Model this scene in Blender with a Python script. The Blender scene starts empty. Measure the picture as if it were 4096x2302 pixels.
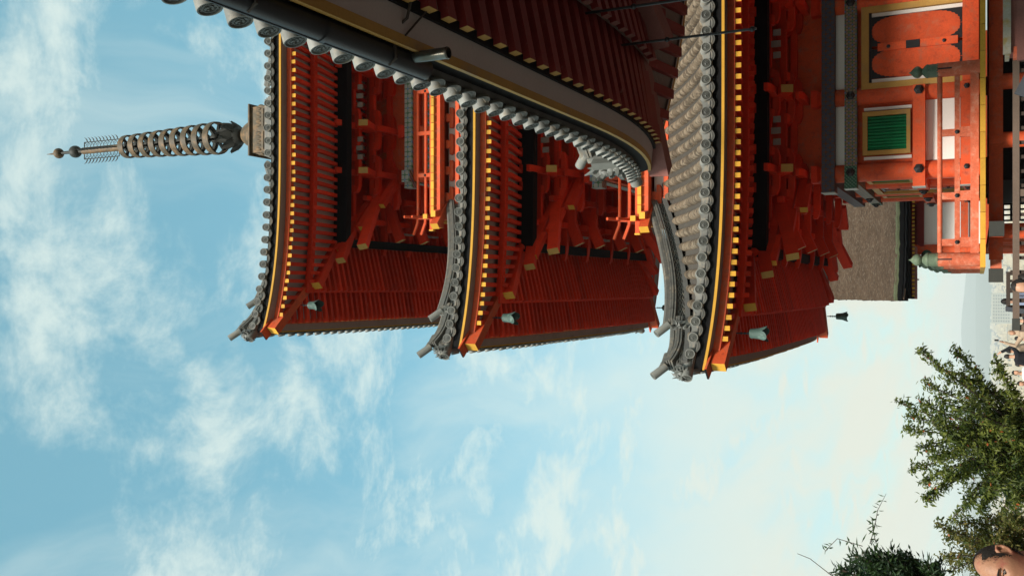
import bpy, math, random
import numpy as np
from mathutils import Matrix, Vector
from math import sin, cos, pi, radians

random.seed(7)
rng = np.random.default_rng(7)
scene = bpy.context.scene
col = scene.collection

# ------------------------------------------------------------------ camera
FPX = 3734.0                      # focal length in pixels of the 4096 px long side
PITCH = radians(26.63)
CP, SP = cos(PITCH), sin(PITCH)
cam_data = bpy.data.cameras.new('camera')
cam_data.sensor_fit = 'HORIZONTAL'
cam_data.sensor_width = 36.0
cam_data.lens = 36.0 * FPX / 4096.0
cam_data.clip_start = 0.05
cam_data.clip_end = 60000.0
cam = bpy.data.objects.new('camera', cam_data)
col.objects.link(cam)
# the photograph lies on its side: the top of the place is at the left edge
fwd, up, right = Vector((0, CP, SP)), Vector((0, -SP, CP)), Vector((1, 0, 0))
m = Matrix.Identity(4)
for i in range(3):
    m[i][0], m[i][1], m[i][2] = (-up)[i], right[i], (-fwd)[i]
cam.matrix_world = m
scene.camera = cam

# ------------------------------------------------------------------ light
SUN_EL, SUN_AZ = radians(37), radians(192)      # azimuth clockwise from +Y: behind the camera, a little to its left
sd = Vector((sin(SUN_AZ) * cos(SUN_EL), cos(SUN_AZ) * cos(SUN_EL), sin(SUN_EL)))
sun_data = bpy.data.lights.new('sun', 'SUN')
sun_data.energy = 4.2
sun_data.angle = radians(12)
sun_data.color = (1.0, 0.93, 0.84)
sun = bpy.data.objects.new('sun', sun_data)
sun.rotation_euler = sd.to_track_quat('Z', 'Y').to_euler()
col.objects.link(sun)

world = bpy.data.worlds.new('World')
scene.world = world
world.use_nodes = True
wt = world.node_tree
wt.nodes.clear()


class NT:
    """small helper to wire node trees"""
    def __init__(self, tree):
        self.t = tree

    def n(self, kind, **kw):
        nd = self.t.nodes.new(kind)
        for k, v in kw.items():
            setattr(nd, k, v)
        return nd

    def put(self, sock, val):
        if val is None:
            return
        if hasattr(val, 'node'):
            self.t.links.new(val, sock)
        else:
            if sock.type == 'RGBA' and len(val) == 3:
                val = (*val, 1.0)
            sock.default_value = val

    def math(self, op, a, b=None, c=None, clamp=False):
        nd = self.n('ShaderNodeMath', operation=op, use_clamp=clamp)
        for s, v in zip(nd.inputs, (a, b, c)):
            self.put(s, v)
        return nd.outputs[0]

    def mix(self, fac, a, b, mode='MIX'):
        nd = self.n('ShaderNodeMix', data_type='RGBA', blend_type=mode)
        self.put(nd.inputs[0], fac)
        self.put(nd.inputs[6], a)
        self.put(nd.inputs[7], b)
        return nd.outputs[2]

    def noise(self, vec, scale, detail=3.0, rough=0.55, dist=0.0, out=0):
        nd = self.n('ShaderNodeTexNoise')
        self.put(nd.inputs['Vector'], vec)
        nd.inputs['Scale'].default_value = scale
        nd.inputs['Detail'].default_value = detail
        nd.inputs['Roughness'].default_value = rough
        nd.inputs['Distortion'].default_value = dist
        return nd.outputs[out]

    def ramp(self, fac, lo, hi, smooth=True):
        nd = self.n('ShaderNodeMapRange')
        nd.interpolation_type = 'SMOOTHSTEP' if smooth else 'LINEAR'
        self.put(nd.inputs[0], fac)
        nd.inputs[1].default_value, nd.inputs[2].default_value = lo, hi
        return nd.outputs[0]

    def mapping(self, vec, loc=(0, 0, 0), rot=(0, 0, 0), scale=(1, 1, 1)):
        nd = self.n('ShaderNodeMapping')
        self.put(nd.inputs[0], vec)
        nd.inputs[1].default_value, nd.inputs[2].default_value, nd.inputs[3].default_value = loc, rot, scale
        return nd.outputs[0]

    def sep(self, vec):
        nd = self.n('ShaderNodeSeparateXYZ')
        self.put(nd.inputs[0], vec)
        return nd.outputs

    def comb(self, x, y, z):
        nd = self.n('ShaderNodeCombineXYZ')
        for s, v in zip(nd.inputs, (x, y, z)):
            self.put(s, v)
        return nd.outputs[0]


w = NT(wt)
sky = w.n('ShaderNodeTexSky', sky_type='NISHITA', sun_disc=False)
sky.sun_elevation = SUN_EL
sky.sun_rotation = SUN_AZ
sky.altitude = 100.0
sky.air_density = 1.0
sky.dust_density = 0.7
sky.ozone_density = 1.2
gen = w.n('ShaderNodeTexCoord').outputs['Generated']
gx, gy, gz = w.sep(gen)
zc = w.math('MAXIMUM', w.math('ADD', gz, 0.12), 0.06)
plane = w.comb(w.math('DIVIDE', gx, zc), w.math('DIVIDE', gy, zc), 0.0)      # flat cloud layer overhead
# puffy layer and a thin streaky veil
warp = w.noise(plane, 2.2, 3.0, 0.5, 0.0, 1)
wadd = w.n('ShaderNodeVectorMath', operation='MULTIPLY_ADD')
w.put(wadd.inputs[0], warp)
wadd.inputs[1].default_value = (0.22, 0.22, 0.0)
w.put(wadd.inputs[2], plane)
wp = wadd.outputs[0]
n1 = w.noise(w.mapping(wp, loc=(3.1, 0.6, 0)), 4.2, 12.0, 0.67)
n0 = w.noise(w.mapping(plane, loc=(7.7, 2.6, 0)), 1.1, 2.0, 0.5)
puff = w.math('MULTIPLY', w.ramp(n1, 0.42, 0.67), w.ramp(n0, 0.06, 0.40))
n2 = w.noise(w.mapping(wp, loc=(1.0, 4.4, 0), rot=(0, 0, 0.75), scale=(1.0, 0.22, 1)), 2.2, 8.0, 0.58, 0.3)
veil = w.math('MULTIPLY', w.ramp(n2, 0.40, 0.62), 0.72)
low = w.ramp(gz, 0.60, 0.05)
veil = w.math('MAXIMUM', veil, w.math('MULTIPLY', low, w.ramp(n2, 0.34, 0.56)))
cloud = w.math('MAXIMUM', w.math('MULTIPLY', puff, 0.84), w.math('MULTIPLY', veil, 0.9), clamp=True)
skycol = w.mix(1.0, sky.outputs[0], (0.72, 1.34, 1.16), 'MULTIPLY')
skycol = w.mix(0.30, skycol, (2.7, 5.6, 6.2))
skycol = w.mix(w.math('MULTIPLY', w.ramp(gz, 0.60, 0.10), 0.8), skycol, (3.9, 5.0, 4.9))
cloudcol = w.mix(w.ramp(gz, 0.05, 0.5), (5.3, 5.2, 4.35), (4.8, 5.55, 5.2))
final = w.mix(cloud, skycol, cloudcol)
bg = w.n('ShaderNodeBackground')
w.put(bg.inputs[0], final)
bg.inputs[1].default_value = 0.115
wo = w.n('ShaderNodeOutputWorld')
wt.links.new(bg.outputs[0], wo.inputs[0])

scene.view_settings.view_transform = 'Standard'
scene.view_settings.look = 'None'
scene.view_settings.gamma = 1.0
scene.view_settings.use_curve_mapping = False
scene.view_settings.exposure = 0.5
scene.cycles.use_denoising = True
scene.cycles.max_bounces = 6
scene.cycles.diffuse_bounces = 4
scene.cycles.glossy_bounces = 2
scene.cycles.transmission_bounces = 4
scene.cycles.transparent_max_bounces = 12
scene.cycles.volume_bounces = 2


def P(u, v, Y):
    """point at depth Y that the upright photograph shows u px from its left and v px from its top"""
    y, x = (2048 - v) / FPX, (u - 1151) / FPX
    d = (x, CP - y * SP, SP + y * CP)
    k = Y / d[1]
    return Vector((x * k, Y, d[2] * k))


# ------------------------------------------------------------------ materials
MATS = {}


def new_mat(name):
    mt = bpy.data.materials.new(name)
    mt.use_nodes = True
    nt = NT(mt.node_tree)
    b = mt.node_tree.nodes['Principled BSDF']
    MATS[name] = mt
    return mt, nt, b


def pos(nt):
    return nt.n('ShaderNodeNewGeometry').outputs['Position']


def plain(name, c, rough=0.6, var=0.18, sc=3.0, grain=0.0, gsc=40.0, metal=0.0, bump=0.0, spec=0.4, tint=0.08,
          stain=None, stain_lo=0.55, stain_hi=0.75, stain_sc=2.0, stretch=(1, 1, 1), grime=None, grime_sc=8.0, grime_lo=0.56, grime_hi=0.72):
    """paint, wood, stone...: base colour, broad and fine variation, small per-piece tint, optional stain"""
    mt, nt, b = new_mat(name)
    p = nt.mapping(pos(nt), scale=stretch)
    a = nt.noise(p, sc, 4.0, 0.6)
    f = nt.math('MULTIPLY_ADD', a, 2 * var, 1 - var)
    rnd = nt.n('ShaderNodeObjectInfo').outputs['Random']
    f = nt.math('MULTIPLY', f, nt.math('MULTIPLY_ADD', rnd, 2 * tint, 1 - tint))
    if grain:
        g = nt.noise(p, gsc, 2.0, 0.6)
        f = nt.math('MULTIPLY', f, nt.math('MULTIPLY_ADD', g, 2 * grain, 1 - grain))
    cl = nt.mix(1.0, c, nt.comb(f, f, f), 'MULTIPLY')
    if stain is not None:
        sn = nt.noise(nt.mapping(p, loc=(5, 2, 9)), stain_sc, 5.0, 0.65)
        cl = nt.mix(nt.ramp(sn, stain_lo, stain_hi), cl, stain)
    if grime is not None:
        gn = nt.noise(nt.mapping(p, loc=(1, 8, 3)), grime_sc, 6.0, 0.7)
        cl = nt.mix(nt.ramp(gn, grime_lo, grime_hi), cl, grime)
    nt.put(b.inputs['Base Color'], cl)
    b.inputs['Roughness'].default_value = rough
    b.inputs['Metallic'].default_value = metal
    b.inputs['Specular IOR Level'].default_value = spec
    if bump:
        bp = nt.n('ShaderNodeBump')
        bp.inputs['Strength'].default_value = bump
        bp.inputs['Distance'].default_value = 0.01
        nt.put(bp.inputs['Height'], nt.noise(p, gsc, 4.0, 0.6))
        nt.put(b.inputs['Normal'], bp.outputs[0])
    return mt


plain('vermilion', (0.62, 0.088, 0.026), 0.66, 0.22, 2.6, 0.20, 34, spec=0.2, tint=0.12, stain=(0.46, 0.12, 0.06), stain_lo=0.48, stain_hi=0.72, stain_sc=5, grime=(0.30, 0.045, 0.024), grime_sc=7, grime_lo=0.50, grime_hi=0.80)
plain('vermilion_shaded', (0.66, 0.038, 0.009), 0.64, 0.25, 3.0, 0.2, 34, spec=0.2, tint=0.2)  # redder copy of vermilion, with the shade under the eaves put into the colour
plain('vermilion_old', (0.56, 0.125, 0.06), 0.75, 0.28, 4.0, 0.3, 40, spec=0.18, stain=(0.60, 0.25, 0.16), stain_lo=0.45, stain_hi=0.75, stain_sc=9, grime=(0.30, 0.08, 0.045), grime_sc=14)
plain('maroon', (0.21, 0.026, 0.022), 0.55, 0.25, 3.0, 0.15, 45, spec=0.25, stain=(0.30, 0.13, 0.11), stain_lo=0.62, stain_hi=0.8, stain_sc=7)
plain('maroon_old', (0.26, 0.11, 0.09), 0.7, 0.25, 4.0, 0.2, 45, spec=0.2)
plain('ochre', (0.60, 0.31, 0.035), 0.65, 0.2, 4.0, 0.18, 45, spec=0.2, tint=0.22, stain=(0.36, 0.20, 0.05), stain_lo=0.6, stain_hi=0.85)
plain('ochre_dim', (0.44, 0.25, 0.06), 0.65, 0.2, 3.0, 0.15, 45, spec=0.25, stain=(0.3, 0.2, 0.1), stain_lo=0.5, stain_hi=0.8)
plain('plaster', (0.78, 0.74, 0.68), 0.8, 0.06, 2.0, 0.05, 30, spec=0.2)
plain('tile', (0.125, 0.122, 0.108), 0.55, 0.25, 3.5, 0.18, 35, tint=0.2, spec=0.45, bump=0.15, stain=(0.20, 0.17, 0.13), stain_lo=0.48, stain_hi=0.66, stain_sc=6, grime=(0.04, 0.037, 0.032), grime_sc=10)
plain('tile_warm', (0.135, 0.103, 0.070), 0.65, 0.28, 4.0, 0.2, 35, tint=0.42, spec=0.35, bump=0.2, stain=(0.24, 0.19, 0.135), stain_lo=0.5, stain_hi=0.6, stain_sc=6, grime=(0.045, 0.038, 0.030), grime_sc=9, grime_lo=0.54, grime_hi=0.66)
plain('tile_face', (0.095, 0.097, 0.085), 0.5, 0.2, 5, 0.15, 60, tint=0.15, spec=0.5)
plain('tile_pale', (0.20, 0.20, 0.18), 0.6, 0.25, 6, 0.2, 40, tint=0.28, spec=0.4, bump=0.2, stain=(0.27, 0.235, 0.18), stain_lo=0.5, stain_hi=0.68, stain_sc=9)
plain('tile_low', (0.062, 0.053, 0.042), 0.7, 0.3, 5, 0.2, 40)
plain('tile_bed', (0.10, 0.098, 0.09), 0.7, 0.3, 4, 0.2, 30)
plain('black_wood_shaded', (0.006, 0.006, 0.0065), 0.7, 0.3, 3, 0.2, 40, spec=0.12)  # black wood, darkened so eave boards carry the shadow under the tiles
plain('iron', (0.015, 0.015, 0.016), 0.45, 0.2, 5, spec=0.4)
plain('soffit', (0.30, 0.225, 0.185), 0.75, 0.15, 2.5, 0.12, 40, spec=0.2, stain=(0.20, 0.14, 0.11), stain_lo=0.55, stain_hi=0.8)
plain('soffit_pale', (0.44, 0.37, 0.33), 0.8, 0.12, 2.5, 0.1, 40, spec=0.15)
plain('gutter', (0.012, 0.0125, 0.014), 0.42, 0.3, 4, 0.2, 30, spec=0.45)
plain('spout', (0.10, 0.085, 0.06), 0.32, 0.3, 8, metal=0.7, spec=0.5, stain=(0.16, 0.2, 0.2), stain_lo=0.5, stain_hi=0.8)
plain('rust', (0.06, 0.045, 0.035), 0.7, 0.3, 15, spec=0.3)
plain('patina', (0.055, 0.095, 0.08), 0.65, 0.2, 9, 0.2, 50, spec=0.35, stain=(0.12, 0.19, 0.158), stain_lo=0.5, stain_hi=0.7, stain_sc=9)
plain('patina_dark', (0.10, 0.135, 0.085), 0.6, 0.25, 9, 0.2, 50, spec=0.35, stain=(0.19, 0.24, 0.15), stain_lo=0.5, stain_hi=0.75, stain_sc=8)
plain('bronze', (0.075, 0.056, 0.032), 0.6, 0.3, 6, 0.25, 40, metal=0.0, spec=0.35, stain=(0.20, 0.115, 0.05), stain_lo=0.42, stain_hi=0.7, stain_sc=5)
plain('bronze_dark', (0.032, 0.032, 0.026), 0.6, 0.3, 6, 0.25, 40, spec=0.35)
plain('copper_cap', (0.36, 0.40, 0.36), 0.5, 0.15, 8, 0.1, 40, metal=0.2, spec=0.4)
plain('green_slat', (0.008, 0.17, 0.058), 0.6, 0.2, 5, 0.2, 40, spec=0.2, tint=0.2)
plain('bark', (0.060, 0.040, 0.027), 0.95, 0.55, 0.9, 0.6, 9, spec=0.06, bump=0.9, stain=(0.115, 0.088, 0.066), stain_lo=0.52, stain_hi=0.66, stain_sc=7, grime=(0.030, 0.021, 0.015), grime_sc=3.0, stretch=(1, 2.2, 2.2))
plain('moss_bark', (0.075, 0.085, 0.048), 0.95, 0.35, 3, 0.4, 24, spec=0.08, bump=0.8)
plain('fence_wood', (0.125, 0.088, 0.066), 0.75, 0.2, 4, 0.2, 50, spec=0.25, bump=0.3)
plain('fence_dark', (0.05, 0.036, 0.028), 0.75, 0.2, 4, 0.2, 50, spec=0.25)
plain('grey_plank', (0.42, 0.39, 0.31), 0.8, 0.2, 5, 0.2, 40, spec=0.2, bump=0.3, stain=(0.40, 0.29, 0.11), stain_lo=0.45, stain_hi=0.65, stain_sc=6)
plain('slate', (0.07, 0.075, 0.085), 0.9, 0.2, 5, 0.2, 60, spec=0.1)
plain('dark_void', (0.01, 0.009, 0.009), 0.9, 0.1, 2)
plain('trunk', (0.07, 0.052, 0.038), 0.9, 0.3, 8, 0.3, 40, spec=0.1, bump=0.4)
plain('ground', (0.075, 0.07, 0.065), 0.9, 0.15, 0.4, 0.15, 6, spec=0.15)


def painted(name, ground, lines, dots, pitch, diag=False, alt=None):
    """flat painted ornament on the beams: a lattice of rings and flowers"""
    mt, nt, b = new_mat(name)
    px, py, pz = nt.sep(pos(nt))
    t = nt.math('ADD', px, py)
    k = 2 * pi / pitch
    a = nt.math('SINE', nt.math('MULTIPLY', t, k))
    c = nt.math('SINE', nt.math('MULTIPLY_ADD', pz, k, 0.7))
    s = nt.math('ADD', a, c) if diag else nt.math('MULTIPLY', a, c)
    band = nt.math('LESS_THAN', nt.math('ABSOLUTE', s), 0.26)
    cl = nt.mix(band, ground, lines)
    a2 = nt.math('COSINE', nt.math('MULTIPLY', t, k))
    c2 = nt.math('COSINE', nt.math('MULTIPLY_ADD', pz, k, 0.7))
    dot = nt.math('GREATER_THAN', nt.math('MULTIPLY', a2, c2), 0.72)
    cl = nt.mix(dot, cl, dots)
    if alt:
        dot2 = nt.math('LESS_THAN', nt.math('MULTIPLY', a2, c2), -0.72)
        cl = nt.mix(dot2, cl, alt)
    w_ = nt.noise(pos(nt), 6, 4)
    f = nt.math('MULTIPLY_ADD', w_, 0.6, 0.7)
    cl = nt.mix(1.0, cl, nt.comb(f, f, f), 'MULTIPLY')
    nt.put(b.inputs['Base Color'], cl)
    b.inputs['Roughness'].default_value = 0.7
    return mt


painted('paint_treasure', (0.40, 0.42, 0.38), (0.10, 0.22, 0.12), (0.16, 0.26, 0.42), 0.25, alt=(0.08, 0.20, 0.10))
painted('paint_flower', (0.06, 0.16, 0.09), (0.45, 0.40, 0.34), (0.42, 0.08, 0.05), 0.22, diag=True, alt=(0.14, 0.26, 0.44))
painted('paint_brocade', (0.24, 0.18, 0.12), (0.09, 0.06, 0.035), (0.08, 0.17, 0.32), 0.135, alt=(0.07, 0.19, 0.08))
painted('paint_scroll', (0.03, 0.12, 0.07), (0.16, 0.26, 0.18), (0.02, 0.07, 0.05), 0.07, diag=True)
painted('paint_dim', (0.06, 0.07, 0.09), (0.10, 0.045, 0.03), (0.035, 0.05, 0.10), 0.17, alt=(0.15, 0.05, 0.02))


# ------------------------------------------------------------------ mesh tools
class MB:
    """collects shapes; build() links them as ONE mesh object"""
    def __init__(self):
        self.v, self.f, self.mi = [], [], []
        self.cur = 0

    def add(self, verts, faces):
        o = len(self.v)
        self.v.extend([tuple(p) for p in verts])
        for fc in faces:
            self.f.append(tuple(i + o for i in fc))
            self.mi.append(self.cur)
        return self

    def box(self, c, s, M=None):
        hx, hy, hz = s[0] / 2, s[1] / 2, s[2] / 2
        vs = [Vector((x, y, z)) for x in (-hx, hx) for y in (-hy, hy) for z in (-hz, hz)]
        c = Vector(c)
        vs = [(M @ p if M else p) + c for p in vs]
        return self.add(vs, [(0, 1, 3, 2), (4, 6, 7, 5), (0, 4, 5, 1), (2, 3, 7, 6), (0, 2, 6, 4), (1, 5, 7, 3)])

    def beam(self, p0, p1, wd, h, upv=(0, 0, 1)):
        p0, p1 = Vector(p0), Vector(p1)
        M, ln = frame(p0, p1, upv)
        return self.box((p0 + p1) / 2, (ln, wd, h), M)

    def tube(self, pts, rad, n=8, cap=True, squash=1.0):
        pts = [Vector(p) for p in pts]
        if not hasattr(rad, '__len__'):
            rad = [rad] * len(pts)
        rings, prev = [], None
        for i, p in enumerate(pts):
            d = (pts[min(i + 1, len(pts) - 1)] - pts[max(i - 1, 0)])
            if d.length < 1e-9:
                d = Vector((0, 0, 1))
            d.normalize()
            if prev is None:
                a = d.orthogonal().normalized()
            else:
                a = (prev - d * prev.dot(d))
                a = a.normalized() if a.length > 1e-6 else d.orthogonal().normalized()
            prev = a
            b = d.cross(a)
            rings.append([p + (a * cos(2 * pi * k / n) + b * sin(2 * pi * k / n) * squash) * rad[i] for k in range(n)])
        vs = [q for r in rings for q in r]
        fs = []
        for i in range(len(rings) - 1):
            for k in range(n):
                fs.append((i * n + k, i * n + (k + 1) % n, (i + 1) * n + (k + 1) % n, (i + 1) * n + k))
        if cap:
            fs.append(tuple(range(n - 1, -1, -1)))
            fs.append(tuple((len(rings) - 1) * n + k for k in range(n)))
        return self.add(vs, fs)

    def lathe(self, prof, n=16, M=None, cap=True):
        """prof: (radius, height) along local z"""
        vs, fs = [], []
        for r, z in prof:
            for k in range(n):
                q = Vector((r * cos(2 * pi * k / n), r * sin(2 * pi * k / n), z))
                vs.append(M @ q if M else q)
        for i in range(len(prof) - 1):
            for k in range(n):
                fs.append((i * n + k, i * n + (k + 1) % n, (i + 1) * n + (k + 1) % n, (i + 1) * n + k))
        if cap:
            fs.append(tuple(range(n - 1, -1, -1)))
            fs.append(tuple((len(prof) - 1) * n + k for k in range(n)))
        return self.add(vs, fs)

    def prism(self, poly, th, M):
        """poly in local xy, thickness along local z (centred)"""
        n = len(poly)
        vs = [M @ Vector((x, y, -th / 2)) for x, y in poly] + [M @ Vector((x, y, th / 2)) for x, y in poly]
        fs = [tuple(range(n - 1, -1, -1)), tuple(range(n, 2 * n))]
        for k in range(n):
            fs.append((k, (k + 1) % n, n + (k + 1) % n, n + k))
        return self.add(vs, fs)

    def ball(self, c, r, n=10, m_=7, sc=(1, 1, 1), M=None):
        vs, fs = [], []
        c = Vector(c)
        for i in range(m_ + 1):
            th = pi * i / m_
            for k in range(n):
                q = Vector((r * sc[0] * sin(th) * cos(2 * pi * k / n), r * sc[1] * sin(th) * sin(2 * pi * k / n), r * sc[2] * cos(th)))
                vs.append((M @ q if M else q) + c)
        for i in range(m_):
            for k in range(n):
                fs.append((i * n + k, (i + 1) * n + k, (i + 1) * n + (k + 1) % n, i * n + (k + 1) % n))
        return self.add(vs, fs)

    def grid(self, rows):
        n = len(rows[0])
        vs = [q for r in rows for q in r]
        fs = [(i * n + k, i * n + k + 1, (i + 1) * n + k + 1, (i + 1) * n + k) for i in range(len(rows) - 1) for k in range(n - 1)]
        return self.add(vs, fs)

    def mesh(self, name, mats, smooth=False):
        me = bpy.data.meshes.new(name)
        me.from_pydata(self.v, [], self.f)
        for mt in (mats if isinstance(mats, (list, tuple)) else [mats]):
            me.materials.append(MATS[mt])
        if max(self.mi, default=0) > 0:
            me.polygons.foreach_set('material_index', self.mi)
        if smooth:
            me.shade_smooth()
            if smooth != 'all':
                try:
                    me.set_sharp_from_angle(angle=radians(38))
                except Exception:
                    pass
        me.update()
        return me

    def build(self, name, mats, parent=None, smooth=False, kind=None):
        return link(name, self.mesh(name, mats, smooth), None, parent, kind)


def frame(p0, p1, upv=(0, 0, 1)):
    x = p1 - p0
    ln = x.length
    x = x / ln
    y = Vector(upv).cross(x)
    if y.length < 1e-6:
        y = Vector((0, 1, 0))
    y.normalize()
    z = x.cross(y)
    M = Matrix((x, y, z)).transposed()
    return M, ln


def link(name, data, M=None, parent=None, kind=None):
    o = bpy.data.objects.new(name, data)
    if parent is not None:
        o.parent = parent
        o.matrix_parent_inverse = PINV[parent.name]
    if M is not None:
        o.matrix_basis = M
    if kind:
        o['kind'] = kind
    col.objects.link(o)
    if parent is None:
        PINV[o.name] = o.matrix_basis.inverted()
    else:
        PINV[o.name] = (o.matrix_basis.inverted() if M is None else M.inverted())
    return o


PINV = {}


def tag(o, label, cat, group=None, kind=None):
    o['label'] = label
    o['category'] = cat
    if group:
        o['group'] = group
    if kind:
        o['kind'] = kind
    return o


def thing(name, loc, label, cat, group=None):
    o = link(name, None, Matrix.Translation(Vector(loc)))
    o.empty_display_size = 0.2
    return tag(o, label, cat, group)


UNIT = {}


def unit_cube(mat, end=None):
    """shared 1x1x1 block; `end` paints the face at local -x"""
    key = (mat, end)
    if key not in UNIT:
        b = MB()
        b.box((0, 0, 0), (1, 1, 1))
        if end:
            b.mi[0] = 1
        UNIT[key] = b.mesh('block', [mat, end] if end else mat)
    return UNIT[key]


def block(name, p0, p1, wd, h, mat, parent, end=None, upv=(0, 0, 1)):
    """a timber from p0 to p1; the end face at p0 may have its own paint"""
    p0, p1 = Vector(p0), Vector(p1)
    M, ln = frame(p0, p1, upv)
    T = Matrix.Translation((p0 + p1) / 2) @ M.to_4x4() @ Matrix.Diagonal((ln, wd, h, 1))
    return link(name, unit_cube(mat, end), T, parent)
# ------------------------------------------------------------------ curved eaves, shared by pagoda and hall
class Eaves:
    def __init__(self, cx, cy, ex, ey, z0, lift, ln, pw, a, b, flare=0.0, fade=3.6):
        self.cx, self.cy, self.ex, self.ey, self.z0 = cx, cy, ex, ey, z0
        self.lift, self.ln, self.pw, self.a, self.b, self.flare, self.fade = lift, ln, pw, a, b, flare, fade

    def half(self, side):
        return self.ex if side in (0, 2) else self.ey

    def off(self, side):
        return self.ey if side in (0, 2) else self.ex

    def up(self, d, s):
        return max(0.0, 1 - max(d, 0) / self.ln) ** self.pw * max(0.0, 1 - max(s, 0) / self.fade)

    def pt(self, side, t, s, z):
        k = self.up(self.half(side) - abs(t), s)
        o = self.off(side) - s + self.flare * k
        t = t * (1 + self.flare * k / self.half(side))
        z = self.z0 + z + self.lift * k
        return Vector([(self.cx + t, self.cy - o, z), (self.cx - o, self.cy - t, z),
                       (self.cx - t, self.cy + o, z), (self.cx + o, self.cy + t, z)][side])

    def bed(self, s):
        return 0.30 + self.a * s + self.b * s * s

    def sweep(self, mb, prof, sides=(0, 1, 2, 3), n=44, closed=False):
        prof = prof + [prof[0]] if closed else prof
        for sd_ in sides:
            h = self.half(sd_)
            ts = [-cos(pi * k / n) for k in range(n + 1)]
            rows = [[self.pt(sd_, tt * (h - s), s, z) for tt in ts] for s, z in prof]
            mb.grid(rows)

    def corner(self, c, s, z):
        sx, sy = [(-1, -1), (-1, 1), (1, 1), (1, -1)][c]
        k = self.up(s, s)
        return Vector((self.cx + sx * (self.ex - s + self.flare * k), self.cy + sy * (self.ey - s + self.flare * k), self.z0 + z + self.lift * k))


def disc_mesh():
    """round eave tile: a short roll whose face has a rim and a whirl of three commas; local -x is the face"""
    b = MB()
    Mx = Matrix(((0, 0, -1), (0, 1, 0), (1, 0, 0)))       # local z -> -x
    r = 0.086
    b.lathe([(r * .97, -0.34), (r, 0.0), (r * 0.97, 0.012), (r * 0.86, 0.012), (r * 0.84, 0.0)], 20, Mx, cap=False)
    b.cur = 1
    b.lathe([(r * 0.84, 0.0), (r * .62, .001), (r * .60, .006), (r * .53, .006), (r * .51, .001), (0.002, 0.001)], 20, Mx, cap=False)
    for k in range(3):
        a0 = k * 2 * pi / 3
        pts = []
        for j in range(6):
            a = a0 + j * 0.42
            q = r * (0.16 + 0.055 * j)
            pts.append(Mx @ Vector((q * cos(a), q * sin(a), 0.003)))
        b.tube(pts, [0.013, 0.013, 0.011, 0.009, 0.007, 0.004], 5)
    for k in range(12):
        a = k * 2 * pi / 12
        b.ball(Mx @ Vector((r * .73 * cos(a), r * .73 * sin(a), 0.002)), 0.006, 4, 2)
    return b.mesh('round_eave_tile', ['tile_pale', 'tile_face'], True)


def sag_mesh(pitch):
    """the sagging flat tile between two rolls, with its pendant lip; local -x is the face"""
    b = MB()
    n = 8
    up_, lo, up2, lo2 = [], [], [], []
    for k in range(n + 1):
        a = -1 + 2 * k / n
        y = a * pitch * 0.40
        z = -0.05 * (1 - a * a)
        up_.append(Vector((0, y, z + 0.005)))
        lo.append(Vector((0, y, z - 0.045 + 0.012 * a * a)))
        up2.append(Vector((0.3, y, z + 0.005 + .12)))
        lo2.append(Vector((0.02, y, z - 0.045 + 0.012 * a * a)))
    b.grid([up2, up_, lo, lo2])
    b.grid([[p + Vector((-.004, 0, -.010)) for p in up_], [p + Vector((-.004, 0, 0.034 - .006)) for p in lo]])
    b.tube([p + Vector((-.002, 0, 0.004)) for p in lo], 0.006, 4)
    return b.mesh('flat_eave_tile', 'tile', True)


def roll_mesh(ln=0.30, r=0.088):
    b = MB()
    n = 8
    rows = []
    for x, k in ((-ln / 2, 1.0), (-ln / 2 + 0.012, 1.05), (ln / 2 - 0.03, 0.97), (ln / 2, 0.93)):
        rows.append([Vector((x, r * k * cos(pi * j / n), r * k * sin(pi * j / n) * 1.15 + 0.0)) for j in range(n + 1)])
    b.grid(rows)
    b.add([rows[0][j] for j in range(n + 1)], [tuple(range(n + 1))])
    return b.mesh('round_tile', 'tile_warm', True)


ROUND_EAVE, ROLL = disc_mesh(), roll_mesh()
SAG = {}


def along(p, x, upv=(0, 0, 1), sc=1.0):
    """matrix whose local x runs along x"""
    p = Vector(p)
    M, _ = frame(p, p + Vector(x), upv)
    return Matrix.Translation(p) @ M.to_4x4() @ Matrix.Diagonal((sc, sc, sc, 1))


INW = [Vector((0, 1, 0)), Vector((1, 0, 0)), Vector((0, -1, 0)), Vector((-1, 0, 0))]


def eave_tiles(E, roof, sides, pitch, sc=1.0, tmin=None, out=0.13):
    if (pitch, sc) not in SAG:
        SAG[(pitch, sc)] = sag_mesh(pitch / sc)
    for sd_ in sides:
        h = E.half(sd_)
        n = int(2 * (h - 0.12) / pitch)
        for k in range(n + 1):
            t = (k - n / 2) * pitch
            if tmin is not None and sd_ == 1 and t > tmin:
                continue
            p = E.pt(sd_, t + random.uniform(-.006, .006), -out + random.uniform(-.008, .008), 0.295 + random.uniform(-.005, .005))
            q = E.pt(sd_, t, 0.5, 0.295 + 0.5 * E.a)
            link('round_eave_tile', ROUND_EAVE, along(p, q - p, sc=sc), roof)
            if k < n:
                t2 = t + pitch / 2
                p = E.pt(sd_, t2, -out + .03, 0.245)
                q = E.pt(sd_, t2, 0.5, 0.245 + 0.6 * E.a)
                link('flat_eave_tile', SAG[(pitch, sc)], along(p, q - p, sc=sc), roof)


def tile_rolls_stuff(E, sides, pitch, smax, r=0.075, skip=None):
    """the rolls of tile higher up or on the far slopes"""
    b = MB()
    for sd_ in sides:
        h = E.half(sd_)
        n = int(2 * (h - 0.12) / pitch)
        for k in range(n + 1):
            t = (k - n / 2) * pitch
            s1 = min(smax, h - abs(t) - 0.05)
            if s1 < 0.4:
                continue
            m_ = max(3, int(s1 / 0.6))
            pts = [E.pt(sd_, t, s1 * j / m_ + 0.05, E.bed(s1 * j / m_ + 0.05)) for j in range(m_ + 1)]
            b.tube(pts, r, 6)
    return b


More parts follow.
